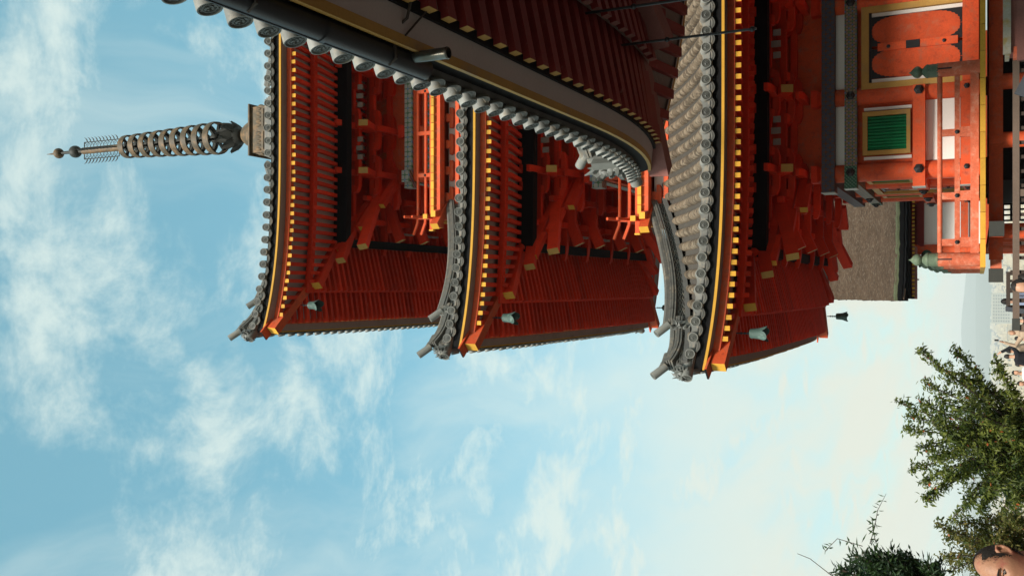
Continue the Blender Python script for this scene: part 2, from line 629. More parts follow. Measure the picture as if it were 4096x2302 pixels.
def wave_ridge(E, c, roof, s_in, s_mid, s_out, hgt=1.0, single=False):
    """hip ridge: wave-tile infill, stacked flat tiles, cap roll, demon tiles and upturned end rolls"""
    def path(sa, sb, z, n=14, kick=0.0):
        out = []
        for k in range(n + 1):
            f = k / n
            s = sa + (sb - sa) * f
            out.append(E.corner(c, s, E.bed(s) + z + kick * max(0, (f - .5) * 2) ** 2))
        return out

    def rect(b, pts, wd, h):
        for i in range(len(pts) - 1):
            p0, p1 = pts[i], pts[i + 1]
            e = (p1 - p0) * 0.02
            b.beam(p0 - e, p1 + e, wd, h)
    d = (E.corner(c, s_out, 0) - E.corner(c, s_in, 0))
    d.z = 0
    d.normalize()
    side = Vector((-d.y, d.x, 0))
    for tier, (sa, sb, k) in enumerate(((s_in, s_mid, hgt), (s_mid + 0.05, s_out, hgt * 0.72))):
        if single and tier:
            continue
        kick = 0.10 * hgt if tier == 0 else 0.16 * hgt
        b = MB()
        rect(b, path(sa, sb, 0.05, kick=0), 0.30, 0.09)
        rect(b, path(sa, sb, 0.17 * k, kick=kick * .5), 0.07, 0.26 * k)
        b.build('ridge_core', 'tile_bed', roof)
        b = MB()
        for j, (wd, hh) in enumerate(((0.27, 0.036), (0.30, 0.036), (0.27, 0.036))):
            rect(b, path(sa, sb, 0.30 * k + j * 0.046, kick=kick), wd, hh)
        b.tube([p + Vector((0, 0, .02)) for p in path(sa, sb, 0.30 * k + 0.145, kick=kick)], 0.075, 8)
        b.build('ridge_course', 'tile', roof, True)
        b = MB()
        ln = (E.corner(c, sb, 0) - E.corner(c, sa, 0)).length
        base = path(sa, sb, 0, 40, kick * .5)
        for sgn in (-1, 1):
            for row in range(2):
                for ph in (0, pi):
                    pts = []
                    for i, p in enumerate(base):
                        w_ = sin(i / 40 * ln * 2 * pi / 0.30 + ph + row * pi / 2)
                        pts.append(p + side * sgn * 0.055 + Vector((0, 0, 0.125 * k + row * 0.10 * k + w_ * 0.042 * k)))
                    b.tube(pts, 0.015, 5)
        b.build('wave_tile', 'tile', roof, True)
        # demon tile at the end of this tier, crowned by an upturned roll
        e = E.corner(c, sb, E.bed(sb) + 0.16 * k)
        b = MB()
        demon(b, e + d * 0.16, d, side, 0.38 * k)
        b.build('demon_tile', 'tile_face', roof, True)
        top = E.corner(c, sb, E.bed(sb) + 0.30 * k + 0.15 + kick)
        b = MB()
        pts = [top - d * 0.25, top - d * 0.05, top + d * 0.08 + Vector((0, 0, .03)), top + d * 0.17 + Vector((0, 0, .08)), top + d * 0.26 + Vector((0, 0, .15))]
        b.tube(pts, [0.066, 0.068, 0.068, 0.068, 0.072], 12)
        b.build('ridge_end_roll', 'tile', roof, True)
        if single:
            b = MB()
            b.box(e + d * .06 + Vector((0, 0, .13)), (.09, .34, .52), Matrix((d, side, Vector((0, 0, 1)))).transposed())
            b.build('ridge_end_slab', 'tile_pale', roof)
        dd = (pts[-1] - pts[-2]).normalized()
        link('ridge_end_disc', ROUND_EAVE, along(pts[-1] + dd * 0.004, -dd, sc=.88), roof)
    # roll lying on the very corner
    p = E.corner(c, -0.17, 0.29)
    q = E.corner(c, 0.5, 0.29 + 0.5 * E.a)
    link('corner_eave_tile', ROUND_EAVE, along(p, q - p, sc=1.15), roof)


def demon(b, c, d, side, r):
    rr = random.Random(int(abs(c.x * 1000 + c.y * 77 + c.z)))
    Z = Vector((0, 0, 1))
    M = Matrix((d, side, Z)).transposed()
    b.box(c - d * r * .15, (r * .25, r * 1.15, r * 1.1), M)
    b.ball(c + d * r * .18, r * .46, 9, 6, (0.8, .95, 1.0), M)
    b.ball(c + d * r * .5 - Z * r * .12, r * .26, 8, 5, (1.1, 1.1, .75), M)       # muzzle
    b.ball(c + d * r * .62 + Z * r * .02, r * .10, 6, 4)
    for s in (-1, 1):
        b.ball(c + d * r * .48 + side * s * r * .2 + Z * r * .16, r * .11, 6, 4)   # eyes
        b.tube([c + side * s * r * .25 + Z * r * .35, c + side * s * r * .5 + Z * r * .62 + d * r * .1, c + side * s * r * .52 + Z * r * .9 + d * r * .2], [r * .11, r * .08, r * .02], 5)
        b.tube([c + d * r * .55 + side * s * r * .16 - Z * r * .28, c + d * r * .68 + side * s * r * .2 - Z * r * .5], [r * .06, r * .01], 5)
    for k in range(16):                                                            # curls of mane
        a = 2 * pi * k / 16 + rr.uniform(-.1, .1)
        o = side * cos(a) + Z * sin(a)
        q = c + o * r * .52 + d * r * rr.uniform(-.05, .2)
        b.ball(q, r * .15, 5, 4)
        b.tube([q, q + o * r * .22 + d * r * .08, q + o * r * .36 + side * rr.uniform(-.12, .12) * r], [r * .12, r * .08, r * .015], 4)


# ------------------------------------------------------------------ the pagoda
AX, AY = 4.77, 22.4
pagoda = thing('pagoda', (AX, AY, -1.8), 'three-storeyed vermilion pagoda with tiled roofs and a tall bronze spire', 'pagoda')


def sxyz(side, t, o, z):
    return Vector([(AX + t, AY - o, z), (AX - o, AY - t, z), (AX - t, AY + o, z), (AX + o, AY + t, z)][side])


def sbox(name, side, t0, t1, o0, o1, z0, z1, mat, parent):
    """axis-aligned block on one face of the pagoda: t along the face, o outward from the axis"""
    c = sxyz(side, (t0 + t1) / 2, (o0 + o1) / 2, (z0 + z1) / 2)
    a, b = abs(t1 - t0), abs(o1 - o0)
    sx, sy = (a, b) if side in (0, 2) else (b, a)
    return link(name, unit_cube(mat), Matrix.Translation(c) @ Matrix.Diagonal((sx, sy, abs(z1 - z0), 1)), parent)


def cyl_mesh(mat, n=16):
    b = MB()
    b.lathe([(1, -0.5), (1, 0.5)], n)
    return b.mesh('post', mat, True)


CYL = {k: cyl_mesh(k) for k in ('vermilion', 'vermilion_old', 'black_wood_shaded')}


def post(name, p, r, z0, z1, mat, parent):
    return link(name, CYL[mat], Matrix.Translation((p[0], p[1], (z0 + z1) / 2)) @ Matrix.Diagonal((r, r, z1 - z0, 1)), parent)


def rod(name, p0, p1, r, mat, parent):
    p0, p1 = Vector(p0), Vector(p1)
    M, ln = frame(p0, p1)
    R = Matrix.Translation((p0 + p1) / 2) @ M.to_4x4() @ Matrix.Rotation(pi / 2, 4, 'Y') @ Matrix.Diagonal((r, r, ln, 1))
    return link(name, CYL[mat], R, parent)


def arm_mesh(mat):
    """boat-shaped bracket arm of unit length along x, with curved ends below"""
    b = MB()
    poly = [(-.5, 1), (-.5, .35), (-.46, .1), (-.40, -.1), (-.32, -.28), (.32, -.28), (.40, -.1), (.46, .1), (.5, .35), (.5, 1)]
    b.prism([(x, y * 0.5) for x, y in poly], 1.0, Matrix.Rotation(pi / 2, 4, 'X').to_3x3())
    return b.mesh('bracket_arm', mat)


def bearing_mesh(mat):
    b = MB()
    q = [(-.5, .5), (.5, .5), (.5, -.1), (.36, -.5), (-.36, -.5), (-.5, -.1)]
    rows = []
    for z, k in ((.5, 1), (-.05, 1), (-.3, .82), (-.5, .7)):
        rows.append([Vector((x * k, y * k, z)) for x, y in ((-.5, -.5), (.5, -.5), (.5, .5), (-.5, .5), (-.5, -.5))])
    b.grid(rows)
    b.add(rows[0][:4], [(3, 2, 1, 0)])
    b.add(rows[-1][:4], [(0, 1, 2, 3)])
    return b.mesh('bearing_block', mat)


ARM = {k: arm_mesh(k) for k in ('vermilion', 'vermilion_shaded')}
BEARING = {k: bearing_mesh(k) for k in ('vermilion', 'vermilion_shaded')}


def arm(p, x, ln, wd, h, parent, mat='vermilion'):
    M, _ = frame(Vector((0, 0, 0)), Vector(x))
    link('bracket_arm', ARM[mat], Matrix.Translation(p) @ M.to_4x4() @ Matrix.Diagonal((ln, wd, h * 1.28, 1)), parent)


def bearing(p, s, parent, rot=0.0, mat='vermilion'):
    link('bearing_block', BEARING[mat], Matrix.Translation(p) @ Matrix.Rotation(rot, 4, 'Z') @ Matrix.Diagonal((s, s, s * .62, 1)), parent)


TAILS = {}


def make_roof(E, front_rolls, upper):
    """tiled roof with its whole eave: boards, two tiers of rafters, purlin, hip rafters, hip ridges"""
    b = MB()
    smax = min(E.ex, E.ey) - (0.9 if upper else 2.75)
    ss = [-0.08, 0.3, 0.8, 1.4, 2.0, 2.6, 3.1] + ([3.8, 4.4, smax] if upper else [smax])
    E.sweep(b, [(s, E.bed(s) - 0.03) for s in ss if s <= smax] + [(smax, E.bed(smax) - 0.3)])
    E.sweep(b, [(-0.08, E.bed(-0.08) - 0.03), (-0.05, 0.21), (0.1, 0.20)])
    roof = b.build('roof', 'tile_bed', pagoda, True)
    # boards under the tiles
    b = MB(); E.sweep(b, [(-0.02, 0.265), (-0.035, 0.255), (0.004, 0.052), (0.06, 0.052)]); b.build('eave_board', 'black_wood_shaded', roof)  # its black includes the painted-in shadow of the overhanging tiles
    b = MB(); E.sweep(b, [(0.0, 0.05), (-0.035, 0.048), (-0.03, 0.0), (-0.004, 0.0)]); b.build('eave_edging', 'ochre', roof)
    b = MB(); E.sweep(b, [(-0.01, 0.004), (0.19, -0.004)]); b.build('eave_underboard', 'soffit', roof)
    b = MB(); E.sweep(b, [(0.17, 0.0), (0.16, -0.138), (0.27, -0.142)]); b.build('eave_fascia', 'vermilion', roof)
    b = MB(); E.sweep(b, [(0.24, -0.134), (1.05, 0.005)]); b.build('rafter_boarding', 'soffit_pale', roof)
    b = MB(); E.sweep(b, [(0.90, -0.085), (0.885, -0.215), (1.02, -0.215)]); b.build('rafter_sill', 'vermilion_shaded', roof)
    b = MB(); E.sweep(b, [(0.98, -0.195), (2.3, 0.155), (3.9, 0.56), (4.3, 0.66)], sides=(0, 1, 2, 3)); b.build('lower_boarding', 'soffit_pale', roof)
    b = MB(); E.sweep(b, [(2.02, 0.06), (2.0, -0.33), (2.2, -0.33), (2.22, 0.1)]); b.build('eave_purlin', 'black_wood_shaded', roof)
    # rafters, one by one where they can be told apart
    pit = 0.192
    far = MB()
    for sd_ in (0, 1):
        n = int(2 * (E.half(sd_) - 0.3) / pit)
        for k in range(n + 1):
            t = (k - n / 2) * pit
            lim = E.half(sd_) - abs(t) - 0.06
            for tip, inner, z0, z1, nm in ((0.185, 1.05, -0.19, -0.035, 'flying_rafter'), (0.93, 3.9, -0.265, 0.48, 'base_rafter')):
                s1 = min(inner, lim)
                if s1 - tip < 0.12:
                    continue
                zz = z0 + (z1 - z0) * (s1 - tip) / (inner - tip)
                jt = random.uniform(-.008, .008)
                p0, p1 = E.pt(sd_, t + jt, tip + random.uniform(-.008, .008), z0 + random.uniform(-.004, .004)), E.pt(sd_, t - jt, s1, zz)
                if sd_ == 1 and t < E.half(1) - 5.2:
                    far.beam(p0, p1, 0.085, 0.10)
                else:
                    block(nm, p0, p1, 0.085, 0.10, 'vermilion_shaded', roof, 'ochre' if nm == 'flying_rafter' else None)
    far.build('rafter', 'vermilion_shaded', roof, kind='stuff')
    # hip rafters at the corners in view
    for c in (0, 1, 3):
        for s0, s1, z0, z1, wd, h, pt_ in ((0.02, 1.5, -0.22, 0.0, 0.2, 0.24, 'vermilion'), (1.05, 4.0, -0.30, 0.55, 0.2, 0.26, 'vermilion_shaded')):
            block('hip_rafter', E.corner(c, s0, z0), E.corner(c, s1, z1), wd, h, pt_, roof, 'ochre')
        p = E.corner(c, 0.03, -0.085)
        d = (E.corner(c, 0, 0) - E.corner(c, 1, 0)); d.z = 0; d.normalize()
        block('hip_cover', p + d * 0.18 + Vector((0, 0, .05)), p - d * 0.35, 0.27, 0.035, 'vermilion', roof, 'black_wood_shaded')
    eave_tiles(E, roof, (0, 1), 0.282)
    # round tiles laid one by one on the slope that shows
    if front_rolls:
        h = E.half(0)
        n = int(2 * (h - 0.12) / 0.282)
        for k in range(n + 1):
            t = (k - n / 2) * 0.282
            if t > 1.4:
                continue
            s, lim = 0.34, min(3.35, h - abs(t) - 0.10)
            while s < lim:
                p, q = E.pt(0, t, s - 0.14, E.bed(s - 0.14)), E.pt(0, t, s + 0.14, E.bed(s + 0.14))
                link('round_tile', ROLL, along((p + q) / 2, q - p), roof)
                s += 0.27
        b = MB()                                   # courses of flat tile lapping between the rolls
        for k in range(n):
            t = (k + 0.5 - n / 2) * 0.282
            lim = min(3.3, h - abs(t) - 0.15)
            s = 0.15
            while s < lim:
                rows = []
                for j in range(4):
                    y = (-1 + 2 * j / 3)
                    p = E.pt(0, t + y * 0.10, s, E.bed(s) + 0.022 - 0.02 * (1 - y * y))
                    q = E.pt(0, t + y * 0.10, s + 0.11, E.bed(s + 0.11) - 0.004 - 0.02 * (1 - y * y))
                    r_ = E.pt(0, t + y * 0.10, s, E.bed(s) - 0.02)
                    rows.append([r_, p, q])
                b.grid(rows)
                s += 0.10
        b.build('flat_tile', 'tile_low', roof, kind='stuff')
        tile_rolls_stuff(E, (1, 2, 3), 0.282, 3.2).build('tile_roll', 'tile_warm', roof, True, kind='stuff')
    else:
        tile_rolls_stuff(E, (0, 1, 2, 3), 0.282, smax).build('tile_roll', 'tile', roof, True, kind='stuff')
    for c in (0, 1, 3):
        wave_ridge(E, c, roof, 3.25 if not upper else 4.6, 0.74, 0.02, 0.80)
    return roof


ROOFS = {
    1: Eaves(AX, AY, 6.18, 6.18, 3.98, 0.34, 6.18, 4.0, 0.42, 0.035),
    2: Eaves(AX, AY, 5.98, 5.98, 9.04, 0.34, 5.98, 4.0, 0.42, 0.045),
    3: Eaves(AX, AY, 5.77, 5.77, 14.20, 0.50, 5.77, 4.0, 0.42, 0.088),
}
COLS = {1: (0.93, 2.46), 2: (0.82, 2.16), 3: (0.71, 1.88)}
for k_, E_ in ROOFS.items():
    E_.obj = make_roof(E_, k_ == 1, k_ == 3)


def brackets(k, storey):
    """three-stepped bracket clusters with tail rafters, over every column of the two faces in view"""
    E = ROOFS[k]
    c0, c1 = COLS[k]
    zt = E.z0
    wallo = c1
    po = E.ex - 2.1                               # outward distance of the purlin
    zb = {1: 2.88, 2: 8.0, 3: 13.32}[k]           # top of the painted head beam
    for sd_ in (0, 1):
        ax = INW[sd_]
        lat = Vector((1, 0, 0)) if sd_ in (0, 2) else Vector((0, 1, 0))
        for t in (-c1, -c0, c0, c1):
            if abs(t) < c1:
                ts = t
            else:
                ts = t
            z = zb
            bearing(sxyz(sd_, ts, wallo, z + 0.10), 0.34, storey, mat='vermilion_shaded')
            st = (po - wallo) / 3
            for j in range(3):
                o = wallo + st * (j + 1)
                zz = z + 0.30 + j * 0.20
                arm(sxyz(sd_, ts, wallo + st * (j + 1) / 2, zz), ax, st * (j + 1) + 0.5, 0.14, 0.17, storey, 'vermilion_shaded')
                lnw = 1.0 - 0.06 * j
                arm(sxyz(sd_, ts, o, zz + 0.18), lat, lnw, 0.13, 0.16, storey, 'vermilion_shaded')
                for q in (-.42, 0, .42):
                    bearing(sxyz(sd_, ts + q * lnw, o, zz + 0.30), 0.19, storey, mat='vermilion_shaded')
                arm(sxyz(sd_, ts, wallo, zz + 0.12), lat, 0.9 + .1 * j, 0.14, 0.16, storey, 'vermilion_shaded')
            # sloping tail rafter with a yellow end
            tip, inner = sxyz(sd_, ts, E.ex - 2.22, zt - 0.66), sxyz(sd_, ts, wallo - 0.2, zt + 0.10)
            block('tail_rafter', tip, inner, 0.15, 0.23, 'vermilion_shaded', storey, 'ochre_dim')
        # long tie beams along the brackets
        for o, z0 in ((wallo + 0.0, zb + 0.50), (wallo + st, zb + 0.62), (wallo + 2 * st, zb + 0.82)):
            sbox('tie_beam', sd_, -o - .35, o + .35, o - .06, o + .06, z0, z0 + 0.13, 'vermilion_shaded', storey)
        # little white plaster panels, eave shade painted in by the brown soffit colour
        for tc in (-(c0 + c1) / 2, 0, (c0 + c1) / 2):
            for q in (-.22, 0, .22):
                sbox('plaster_panel', sd_, tc + q - .06, tc + q + .06, po - 0.35, po - 0.30, zt - 0.50, zt - (.36 if q else .32), 'soffit', storey)
    for c in (0, 1):
        sx, sy = [(-1, -1), (-1, 1)][c]
        d = Vector((sx, sy, 0))
        for qtip, ztip, qin, zin, wd, h in ((E.ex - 2.0, zt - 0.80, wallo - .2, zt - 0.05, 0.2, 0.28), (E.ex - 1.66, zt - 0.40, wallo - .2, zt + 0.40, 0.2, 0.26)):
            block('tail_rafter', Vector((AX, AY, ztip)) + d * qtip, Vector((AX, AY, zin)) + d * qin, wd * .85, h * .85, 'vermilion_shaded', storey, 'ochre_dim')
        for j in range(3):
            q = wallo + (po - wallo) / 3 * (j + 1)
            zz = zb + 0.30 + j * 0.20
            arm(Vector((AX, AY, zz)) + d * (wallo + q) / 2, d, (q - wallo) * 1.414 + 0.6, 0.15, 0.17, storey, 'vermilion_shaded')
            bearing(Vector((AX, AY, zz + 0.3)) + d * q, 0.24, storey, pi / 4, 'vermilion_shaded')
            # curled beam noses pointing outwards
            block('beam_nose', Vector((AX, AY, zz - .05)) + d * (q + .22), Vector((AX, AY, zz - .05)) + d * (q - .3), 0.13, 0.15, 'vermilion_shaded', storey, 'ochre')


def railing(k, bal, o, zf, zt, r=0.035, ext=0.42):
    """round top rail, square middle and bottom rails that cross and sweep up past the corner, with posts"""
    zm, zl = zf + (zt - zf) * 0.52, zf + 0.06
    for sd_ in (0, 1, 2, 3):
        e = o + ext
        def swp(z, rad, mat, nm):
            b = MB()
            pts = []
            for f in np.linspace(-1, 1, 25):
                t = f * e
                over = max(0, abs(t) - o) / ext
                pts.append(sxyz(sd_, t, o, z + 0.13 * over ** 2))
            if rad > 0:
                b.tube(pts, rad, 8)
            else:
                for i in range(len(pts) - 1):
                    b.beam(pts[i], pts[i + 1], 0.055, 0.06)
            return b.build(nm, mat, bal, rad > 0)
        if sd_ in (0, 1):
            swp(zt, r, 'vermilion', 'top_rail')
            swp(zm, 0, 'vermilion', 'middle_rail')
        sbox('bottom_rail', sd_, -o - .3, o + .3, o - .045, o + .045, zl - 0.055, zl + 0.045, 'vermilion', bal)
        if sd_ in (0, 1):
            for s_ in (-1, 1):
                sbox('rail_end_cap', sd_, s_ * (o + .30), s_ * (o + .335), o - .055, o + .055, zl - 0.06, zl + 0.055, 'ochre', bal)
            n = 6
            for j in range(n + 1):
                t = -o + 2 * o * j / n
                if abs(abs(t) - o) < 0.05 and sd_ == 1:
                    continue
                sbox('rail_post', sd_, t - .045, t + .045, o - .04, o + .04, zf + .05, zt - .02, 'vermilion', bal)
                if j in (1, 3, 5):
                    b_ = sxyz(sd_, t, o + 0.035, zm)
                    link('rail_boss', BOSS, along(b_, INW[sd_], sc=0.7), bal)


def boss_mesh():
    b = MB()
    Mx = Matrix(((0, 0, -1), (0, 1, 0), (1, 0, 0)))
    b.lathe([(0.05, -0.01), (0.05, 0.012), (0.032, 0.022), (0.03, 0.035), (0.012, 0.045)], 6, Mx)
    return b.mesh('rail_boss', 'iron')


BOSS = boss_mesh()


def upper_storey(k, zf, zrail, bo):
    """storey above a roof: wall, painted beams, columns, balcony on brackets"""
    E = ROOFS[k]
    c0, c1 = COLS[k]
    below = ROOFS[k - 1]
    zb = {2: 8.0, 3: 13.32}[k]
    b = MB()
    b.box((AX, AY, (zf - 1.2 + zb + 1.4) / 2), (2 * c1 - 0.1, 2 * c1 - 0.1, zb + 1.4 - zf + 1.2))
    storey = b.build('storey', 'vermilion', pagoda)
    b = MB()
    b.box((AX, AY, zf - 0.02), (2 * bo + 0.1, 2 * bo + 0.1, 0.05))
    bal = b.build('balcony', 'vermilion', pagoda)
    for sd_ in (0, 1):
        for t in (-c1, -c0, c0, c1):
            if sd_ == 1 and t == c1:
                continue
            p = sxyz(sd_, t, c1, 0)
            post('column', p, 0.13, zf, zb - 0.2, 'vermilion', storey)
        e = c1 + 0.3
        sbox('painted_beam', sd_, -e, e, c1 - .14, c1 + .16, zb - 0.24, zb, 'paint_treasure', storey)
        sbox('beam_cap', sd_, -e - .012, -e, c1 - .15, c1 + .17, zb - 0.25, zb + .01, 'copper_cap', storey)
        sbox('tie_beam', sd_, -c1 - .1, c1 + .1, c1 - .05, c1 + .13, zb - 0.40, zb - 0.25, 'vermilion', storey)
        sbox('painted_beam', sd_, -c1 - .02, c1 + .02, c1 - .05, c1 + .11, zf + 0.62, zf + 0.90, 'paint_flower', storey)
        for t0, t1 in ((-c1 + .14, -c0 - .14), (-c0 + .14, c0 - .14), (c0 + .14, c1 - .14)):
            sbox('plaster_panel', sd_, t0, t1, c1 - .1, c1 + .02, zf + 0.08, zf + 0.56, 'plaster', storey)
        # balcony boards: each board end is yellow
        n = int(2 * bo / 0.2)
        for j in range(n):
            t = (j - n / 2) * 0.2
            sbox('floor_board', sd_, t + .008, t + .192, bo - .10, bo + .12, zf - .052, zf + .03, 'ochre', bal)
        sbox('floor_beam', sd_, -bo - .12, bo + .12, bo - .16, bo + .05, zf - .19, zf - .055, 'vermilion', bal)
        # under the balcony: blocks, white panels and stacked beams
        hb = bo - 0.38
        sbox('plaster_panel', sd_, -hb, hb, hb - .1, hb + .01, zf - 0.48, zf - .19, 'plaster', bal)
        n = 9
        for j in range(n):
            t = -hb + 0.12 + (2 * hb - .24) * j / (n - 1)
            bearing(sxyz(sd_, t, hb + .06, zf - .245), 0.2, bal)
            arm(sxyz(sd_, t, hb + .06, zf - .36), Vector((1, 0, 0)) if sd_ == 0 else Vector((0, 1, 0)), 0.50, 0.14, 0.13, bal)
        sbox('tie_beam', sd_, -hb - .14, hb + .14, hb - .1, hb + .12, zf - .53, zf - .43, 'vermilion', bal)
        sbox('plaster_strip', sd_, -hb, hb, hb - .05, hb + .035, zf - 0.62, zf - .53, 'plaster', bal)
        for t in (-hb + .1, -hb * .35, hb * .35, hb - .1):
            sbox('strut', sd_, t - .16, t + .16, hb - .04, hb + .09, zf - 0.63, zf - .525, 'vermilion', bal)
        sbox('base_beam', sd_, -hb - .06, hb + .06, hb - .1, hb + .10, zf - 1.0, zf - .62, 'vermilion', bal)
    # noses of the floor beams crossing at the corner
    for c in (0, 1):
        sx, sy = [(-1, -1), (-1, 1)][c]
        d = Vector((sx, sy, 0))
        block('beam_nose', Vector((AX, AY, zf - .16)) + d * (bo + .24), Vector((AX, AY, zf - .12)) + d * (bo - .4), 0.17, 0.2, 'vermilion', bal, 'ochre')
        for o_ in (bo - .06,):
            p = Vector((AX + sx * o_, AY + sy * o_, zf - .12))
            block('beam_nose', p + Vector((sx * .32, 0, 0)), p - Vector((sx * .2, 0, 0)), 0.14, 0.13, 'vermilion', bal, 'ochre')
            block('beam_nose', p + Vector((0, sy * .32, 0)), p - Vector((0, sy * .2, 0)), 0.14, 0.13, 'vermilion', bal, 'ochre')
    railing(k, bal, bo, zf, zrail)
    brackets(k, storey)
    return storey


upper_storey(3, 11.80, 12.26, 3.06)
upper_storey(2, 6.50, 6.97, 3.30)

# ---- ground storey
c0, c1 = COLS[1]
b = MB()
b.box((AX, AY, 2.0), (2 * c1 - 0.12, 2 * c1 - 0.12, 4.0))
storey1 = b.build('storey', 'vermilion', pagoda)
brackets(1, storey1)
HEX = boss_mesh()


def door(sd_, st):
    """double doors with black cusped ironwork, yellow frame and white side strips"""
    zlo, zhi = 0.30, 2.12
    a = c0 - 0.11
    o = c1 + 0.05
    sbox('door_frame', sd_, -a, -a + .12, o - .02, o + .10, zlo, zhi, 'ochre_dim', st)
    sbox('door_frame', sd_, a - .12, a, o - .02, o + .10, zlo, zhi, 'ochre_dim', st)
    sbox('door_frame', sd_, -a + .12, a - .12, o - .02, o + .10, zhi - .14, zhi, 'ochre_dim', st)
    for s_ in (-1, 1):
        sbox('plaster_strip', sd_, s_ * (a - .13), s_ * (a - .20), o - .03, o + .03, zlo, zhi - .19, 'plaster', st)
    for s_ in (-1, 1):
        t0, t1 = s_ * 0.03, s_ * (a - .21)
        leaf = sbox('door_leaf', sd_, t0, t1, o - .06, o + .02, zlo, zhi - .15, 'vermilion', st)
        # cusped ironwork in the four corners of the leaf
        tm, th = (t0 + t1) / 2, abs(t1 - t0) / 2
        zm, zh = (zlo + zhi - .15) / 2, (zhi - .15 - zlo) / 2
        for ct in (-1, 1):
            for cz in (-1, 1):
                poly = [(ct * th, cz * zh)]
                for j in range(17):
                    g = j / 16
                    scal = 0.0 if j % 2 else 0.035
                    ag = g * pi / 2
                    poly.append((ct * th * max(0.02, cos(ag) ** .80 - scal), cz * zh * (.38 + .585 * sin(ag) - scal * .5)))
                poly.append((ct * th * 0.02, cz * zh))
                bb = MB()
                X = Vector((1, 0, 0)) if sd_ == 0 else Vector((0, -1, 0))
                Mx = Matrix((X, Vector((0, 0, 1)), INW[sd_] * -1)).transposed()
                cpt = sxyz(sd_, tm, o + .026, zm)
                n = len(poly)
                vs = [Mx @ Vector((x, y, 0)) + cpt for x, y in poly] + [Mx @ Vector((x, y, .008)) + cpt for x, y in poly]
                fs = [(0, j, j + 1) for j in range(1, n - 1)] + [(n, n + j, n + j + 1) for j in range(1, n - 1)] + [(j, (j + 1) % n, n + (j + 1) % n, n + j) for j in range(n)]
                bb.add(vs, fs)
                bb.build('iron_corner', 'iron', st)
    sbox('door_stile', sd_, -.075, .075, o + .02, o + .06, zlo + .08, zhi - .30, 'vermilion', st)
    sbox('lock_plate', sd_, -.078, .078, o + .06, o + .07, 1.05, 1.30, 'iron', st)
    for z in (0.62, 1.62):
        link('door_boss', HEX, along(sxyz(sd_, 0, o + .065, z), INW[sd_], sc=.75), st)
    sbox('door_head', sd_, -a + .12, a - .12, o - .04, o + .05, zhi - .19, zhi - .14, 'iron', st)
    sbox('sill_beam', sd_, -a, a, o - .1, o + .16, 0.02, zlo, 'vermilion', st)


